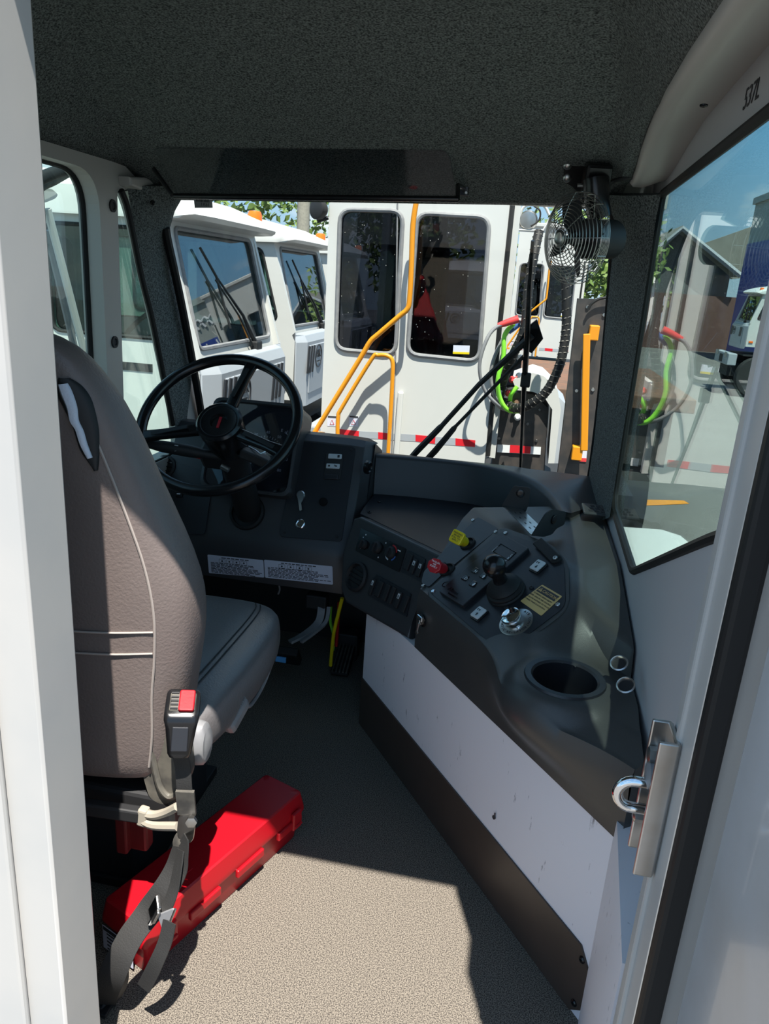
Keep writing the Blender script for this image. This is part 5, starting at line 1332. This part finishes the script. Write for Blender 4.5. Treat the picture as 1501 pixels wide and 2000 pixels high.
h_ = hose('air_hose', 'thin dark hose with a blue grip beside the green hose', ((1016, 628, 3.68), (990, 650, 3.66), (968, 690, 3.66), (958, 730, 3.66), (966, 775, 3.68), (985, 798, 3.8)), .0085, 'lever')
MB().tube([P(1014, 632, Y=3.67), P(992, 648, Y=3.665)], .015, 10).build('blue_grip', 'bluehose', h_)
h_ = hose('air_hose', 'short green hose stub between the wiper arm and the valve fittings', ((1010, 755, 3.7), (998, 770, 3.7), (995, 785, 3.74), (993, 792, 3.85)), .011, 'greenhose')
vf = thing('valve_fittings', 'cluster of steel and red air valve fittings behind the wiper blade', 'valve', tuple(P(1000, 770, Y=3.84)))
for q, m in (((1013, 735), 'steel'), ((1000, 742), 'redgrip'), ((985, 762), 'steel'), ((992, 768), 'redgrip'), ((1008, 786), 'rust'), ((1010, 815), 'tapewhite'), ((1015, 700), 'steel')):
    MB().lathe([(.016, 0), (.018, .02), (.010, .03), (.010, .05)], P(*q, Y=3.85), (0, -1, .2), 12).build('fitting', m, vf)
# ---- black panel with the orange grab handle
gp = thing('black_panel', 'tall black steel panel with an orange grab handle beside the right pillar', 'panel', tuple(V((P(1150, 950, Y=3.4).x, 3.4, GZ))))
YP = 3.35
pq = [P(*q, Y=YP) for q in ((1128, 583), (1215, 586), (1172, 990), (1082, 985))]
lo = [V((pq[2].x, YP, GZ)), V((pq[3].x, YP, GZ))]
MB().prism([pq[0], pq[1], pq[2], lo[0], lo[1], pq[3]], (0, .07, 0), .006).build('plate', 'rustdark', gp)
hb0, hb1 = P(1158, 652, Y=YP-.05), P(1128, 880, Y=YP-.05)
MB().box((hb0+hb1)/2, (.030, .012, (hb0-hb1).length), (1, 0, .12), (0, 1, 0), bev=.004).build('grab_handle', 'orange', gp)
MB().box(P(1159, 650, Y=YP-.025), (.040, .05, .062), bev=.004).build('handle_bracket', 'orange', gp)
MB().box(P(1126, 884, Y=YP-.025), (.045, .05, .062), bev=.004).build('handle_bracket', 'orange', gp)
s_ = MB().prism([P(*q, Y=YP-.001) for q in ((1132, 869), (1147, 870), (1144, 902), (1130, 901))], (0, -.0015, 0)).build('warning_sticker', 'label', gp)
for a in (((1132, 869), (1147, 870), (1146, 876), (1132, 875)), ((1130, 894), (1145, 895), (1144, 902), (1130, 901))): MB().prism([P(*q, Y=YP-.003) for q in a], (0, -.001, 0)).build('sticker_band', 'redgrip', s_)
mb = MB()
for q in ((1179, 615), (1157, 761), (1125, 763), (1147, 600)): mb.lathe([(.009, 0), (.007, .006)], P(*q, Y=YP), (0, -1, 0), 10)
mb.build('bolt_heads', 'steel', gp)
MB().tube(spline([P(1148, 605, Y=YP-.02), P(1155, 593, Y=YP-.02), P(1172, 583, Y=YP-.02), P(1192, 581, Y=YP-.02)], 5), .006, 8).build('cable', 'rubber', gp)
# ---- flat rusty deck beyond
dk = thing('trailer_deck', 'rusty flat trailer deck lying low behind the hoses', 'trailer', (.7, 8.0, GZ))
MB().box((.75, 8.0, .42), (1.5, 2.6, .12), bev=.01).build('deck_plate', 'rust', dk)
MB().box((.75, 8.0, .10), (1.2, 2.4, .5)).build('deck_frame', 'rustdark', dk)
for y in (7.2, 8.7): MB().lathe([(.2, -.5), (.48, -.5), (.5, -.4), (.5, .4), (.48, .5), (.2, .5)], (.75, y, GZ+.5), (1, 0, 0), 24).build('wheel', 'tyre', dk)
MB().box((.75, 7.1, .52), (.5, .6, .09), bev=.02).build('coupling_plate', 'dusty', dk)
# ---- our own mirror outside the left window
mi = thing('side_mirror', 'white wing mirror on a ribbed black arm outside the left window', 'mirror', (-1.2, 2.1, 1.2))
XM = -1.42
MB().tube(spline([P(126, 332, X=XM), P(100, 340, X=XM), P(75, 352, X=XM), P(55, 372, X=XM), P(40, 400, X=XM)], 5), .018, 10).build('arm_hose', 'rubber', mi)
MB().tube(spline([P(135, 335, X=XM-.02), P(105, 352, X=XM-.02), P(82, 363, X=XM-.02), P(66, 380, X=XM-.02)], 5), .014, 10).build('arm_tube', 'dusty', mi)
MB().prism(rpoly([P(*q, X=XM-.04) for q in ((70, 371), (100, 368), (114, 380), (108, 388), (88, 396), (70, 395))], .012, 4), (-.12, .03, 0), .015).build('mirror_housing', 'white', mi)
MB().box(P(57, 400, X=XM-.02), (.05, .06, .06), bev=.01).build('mirror_clamp', 'blackmatte', mi)
MB().tube([P(92, 408, X=XM), P(128, 545, X=XM), P(165, 690, X=XM)], .012, 8).build('pillar_bar', 'white', mi)  # slanted bars stand in for the next tractor's reflected pillar
MB().tube([P(92, 450, X=XM-.05), P(118, 560, X=XM-.05), P(150, 700, X=XM-.05)], .012, 8).build('pillar_bar', 'lever', mi)
MB().tube([P(165, 690, X=XM), V((-1.35, 2.05, .55)), V((-1.12, 2.1, .5))], .012, 8).build('pillar_bar_foot', 'lever', mi)
# ---- trees
def tree(nm, lab, x, y, h, rad, seed, n=2600, leaf=.16):
    t = thing(nm, lab, 'tree', (x, y, GZ), 'trees at the edge of the yard'); rnd = random.Random(seed)
    MB().tube([(x, y, GZ), (x+.1, y, GZ+h*.4), (x-.05, y, GZ+h*.75)], [.22, .17, .06], 8).build('trunk', 'bark', t)
    mb = MB(); blobs = [(V((x+rnd.uniform(-1, 1)*rad*.6, y+rnd.uniform(-1, 1)*rad*.5, GZ+h*rnd.uniform(.30, .85))), rad*rnd.uniform(.35, .6)) for _ in range(14)]
    for _ in range(n):
        c, r = rnd.choice(blobs); d = V((rnd.gauss(0, 1), rnd.gauss(0, 1), rnd.gauss(0, 1))).normalized()
        p = c+d*r*rnd.uniform(.7, 1.05); u = V((rnd.gauss(0, 1), rnd.gauss(0, 1), rnd.gauss(0, 1))).normalized(); v = u.orthogonal().normalized()
        mb.face([p+u*leaf, p+v*leaf*.6, p-u*leaf, p-v*leaf*.6])
    mb.build('foliage', 'leaf', t, norm=False)
tree('leafy_tree', 'leafy tree above the tractor roofs, left of the wooden pole', -12.5, 26, 9.5, 3.8, 1)
tree('leafy_tree', 'leafy tree behind the wooden pole', -8.6, 35, 11, 3.6, 2)
tree('leafy_tree', 'leafy tree right of the wooden pole, beside the white cab edge', -4.2, 27, 8.5, 3.0, 3)
tree('leafy_tree', 'leafy tree showing green behind the fan and hoses', 2.0, 32, 5.5, 3.0, 4)
tree('leafy_tree', 'leafy tree far left, a green strip through the left window beside the post', -17.5, 18, 8, 3.6, 5)
po = thing('utility_pole', 'grey wooden utility pole rising above the tractor roofs', 'pole', tuple(V((P(592, 430, Y=21).x, 21, GZ))))
px_ = P(592, 430, Y=21).x
MB().tube([(px_, 21, GZ), (px_, 21, 9)], [.19, .15], 14).build('post', 'pole', po)
MB().tube([(px_, 21, 4.6), (px_-2.0, 21.6, 3.3)], .02, 6).build('guy_wire', 'blackmatte', po)
# ---- house and blue building seen through the right window
HY = 38.0
ho = thing('gabled_house', 'dark gabled house with a brown shingle roof beyond the right window', 'house', (9, HY, GZ))
g = [P(*q, Y=HY) for q in ((1272, 512), (1326, 457), (1425, 540))]
el = g[0].z-.6
MB().prism([V((g[0].x, HY, GZ)), V((g[0].x, HY, g[0].z)), g[1], g[2], V((g[2].x, HY, GZ))], (0, .3, 0)).build('gable_wall', 'siding', ho)
MB().prism([V((g[0].x, HY, GZ)), V((g[2].x+6, HY, GZ)), V((g[2].x+6, HY, g[2].z-.9)), V((g[0].x, HY, g[2].z-.9))], (0, -.15, 0)).build('brick_base', 'brick', ho)
dz = V((0, 9, 1.5))
MB().prism([g[1]+V((0, -.5, .15)), g[2]+V((.3, -.5, 0)), g[2]+V((.3, 9, 0)), g[1]+V((0, 9, .15))], (0, 0, .18)).build('roof_slope', 'roofing', ho)
MB().prism([g[1]+V((0, -.5, .15)), g[0]+V((-.5, -.5, -.1)), g[0]+V((-.5, 9, -.1)), g[1]+V((0, 9, .15))], (0, 0, .18)).build('roof_slope', 'roofing', ho)
MB().prism([P(*q, Y=HY+3) for q in ((1355, 482), (1475, 440), (1478, 540), (1430, 545))], (0, .4, 0)).build('main_roof', 'roofing', ho)
MB().tube([g[0]+V((-.5, -.55, -.05)), g[1]+V((0, -.55, .2)), g[2]+V((.3, -.55, .05))], .13, 6).build('fascia', 'gray_and_shaded', ho)
BY = 31.0
bb_ = thing('blue_building', 'grey and blue building with white lettering strokes at the far right', 'building', (P(1490, 500, Y=BY).x, BY, GZ))
x0 = P(1455, 500, Y=BY+4).x; zt = P(1465, 372, Y=BY).z; zm = P(1465, 462, Y=BY).z
MB().box((x0+3, BY+2, (zm+zt)/2), (6, 4, zt-zm)).build('upper_wall', 'bgrey', bb_)
MB().box((x0+3, BY+2, (GZ+zm)/2), (6.05, 4.05, zm-GZ)).build('lower_wall', 'blue', bb_)
MB().box((x0+3, BY+2, zt+.1), (6.2, 4.2, .25)).build('coping', 'bgrey', bb_)
mb = MB()
for k in range(5): mb.tube(spline([V((x0+.25+.35*k, BY-.03, zt-1.0)), V((x0+.5+.35*k, BY-.03, zt-.6)), V((x0+.8+.35*k, BY-.03, zt-.85))], 4), .05, 5)
mb.build('lettering_strokes', 'tapewhite', bb_)
for k in range(4):
    MB().tube(spline([V((x0+.25+.5*k, BY-.06, zm-.1)), V((x0+.05+.5*k, BY-.06, zm-1.2)), V((x0+.3+.5*k, BY-.06, zm-2.6))], 4), .035, 5).build('white_stripe', 'tapewhite', bb_)
# orange kerb line on the asphalt
kl = [P(*q, Z=GZ+.003) for q in ((1250, 976), (1335, 978), (1345, 984), (1250, 988))]
os_ = MB().prism(kl, (0, 0, .003)).build('trim_7', 'orange'); struct(os_)
# ================================================================== SKY, SUN, GROUND
W = bpy.data.worlds.new('sky'); SC.world = W; W.use_nodes = True
nt = W.node_tree; bg = nt.nodes['Background']
tc = nt.nodes.new('ShaderNodeTexCoord'); sp = nt.nodes.new('ShaderNodeSeparateXYZ')
nt.links.new(tc.outputs['Generated'], sp.inputs[0])
rp = nt.nodes.new('ShaderNodeValToRGB'); cr = rp.color_ramp
cr.elements[0].position = 0.; cr.elements[0].color = (.46, .60, .72, 1)
cr.elements[1].position = 1.; cr.elements[1].color = (.17, .32, .58, 1)
e = cr.elements.new(.18); e.color = (.22, .50, .82, 1)
nt.links.new(sp.outputs['Z'], rp.inputs['Fac'])
mp = nt.nodes.new('ShaderNodeMapping'); mp.inputs['Scale'].default_value = (1.4, 1.4, 4.2); mp.inputs['Location'].default_value = (.9, .65, .3)
nz = nt.nodes.new('ShaderNodeTexNoise'); nz.inputs['Scale'].default_value = 2.1; nz.inputs['Detail'].default_value = 7; nz.inputs['Roughness'].default_value = .55
nt.links.new(tc.outputs['Generated'], mp.inputs[0]); nt.links.new(mp.outputs[0], nz.inputs['Vector'])
cl = nt.nodes.new('ShaderNodeValToRGB'); cl.color_ramp.elements[0].position = .53; cl.color_ramp.elements[1].position = .68
nt.links.new(nz.outputs['Fac'], cl.inputs['Fac'])
mx = nt.nodes.new('ShaderNodeMixRGB'); mx.inputs['Color2'].default_value = (1.0, 1.0, 1.0, 1)
nt.links.new(cl.outputs['Color'], mx.inputs['Fac']); nt.links.new(rp.outputs['Color'], mx.inputs['Color1'])
nt.links.new(mx.outputs['Color'], bg.inputs['Color']); bg.inputs['Strength'].default_value = .80
sd = bpy.data.lights.new('sun', 'SUN'); sd.energy = 6.8; sd.angle = radians(.53); sd.color = (1, .955, .89)
so = bpy.data.objects.new('sun', sd); COL.objects.link(so)
SUN_EL = radians(67.7); SUN_AZ = radians(19.3)
tosun = V((sin(SUN_AZ)*cos(SUN_EL), -cos(SUN_AZ)*cos(SUN_EL), sin(SUN_EL)))
so.rotation_euler = tosun.to_track_quat('Z', 'Y').to_euler()
so.location = (3, -8, 20)
SC.view_settings.view_transform = 'Standard'; SC.view_settings.look = 'None'; SC.view_settings.gamma = 1; SC.view_settings.exposure = .80
SC.view_settings.use_curve_mapping = False
for o in list(bpy.data.objects):
    if '_o' in o: del o['_o']
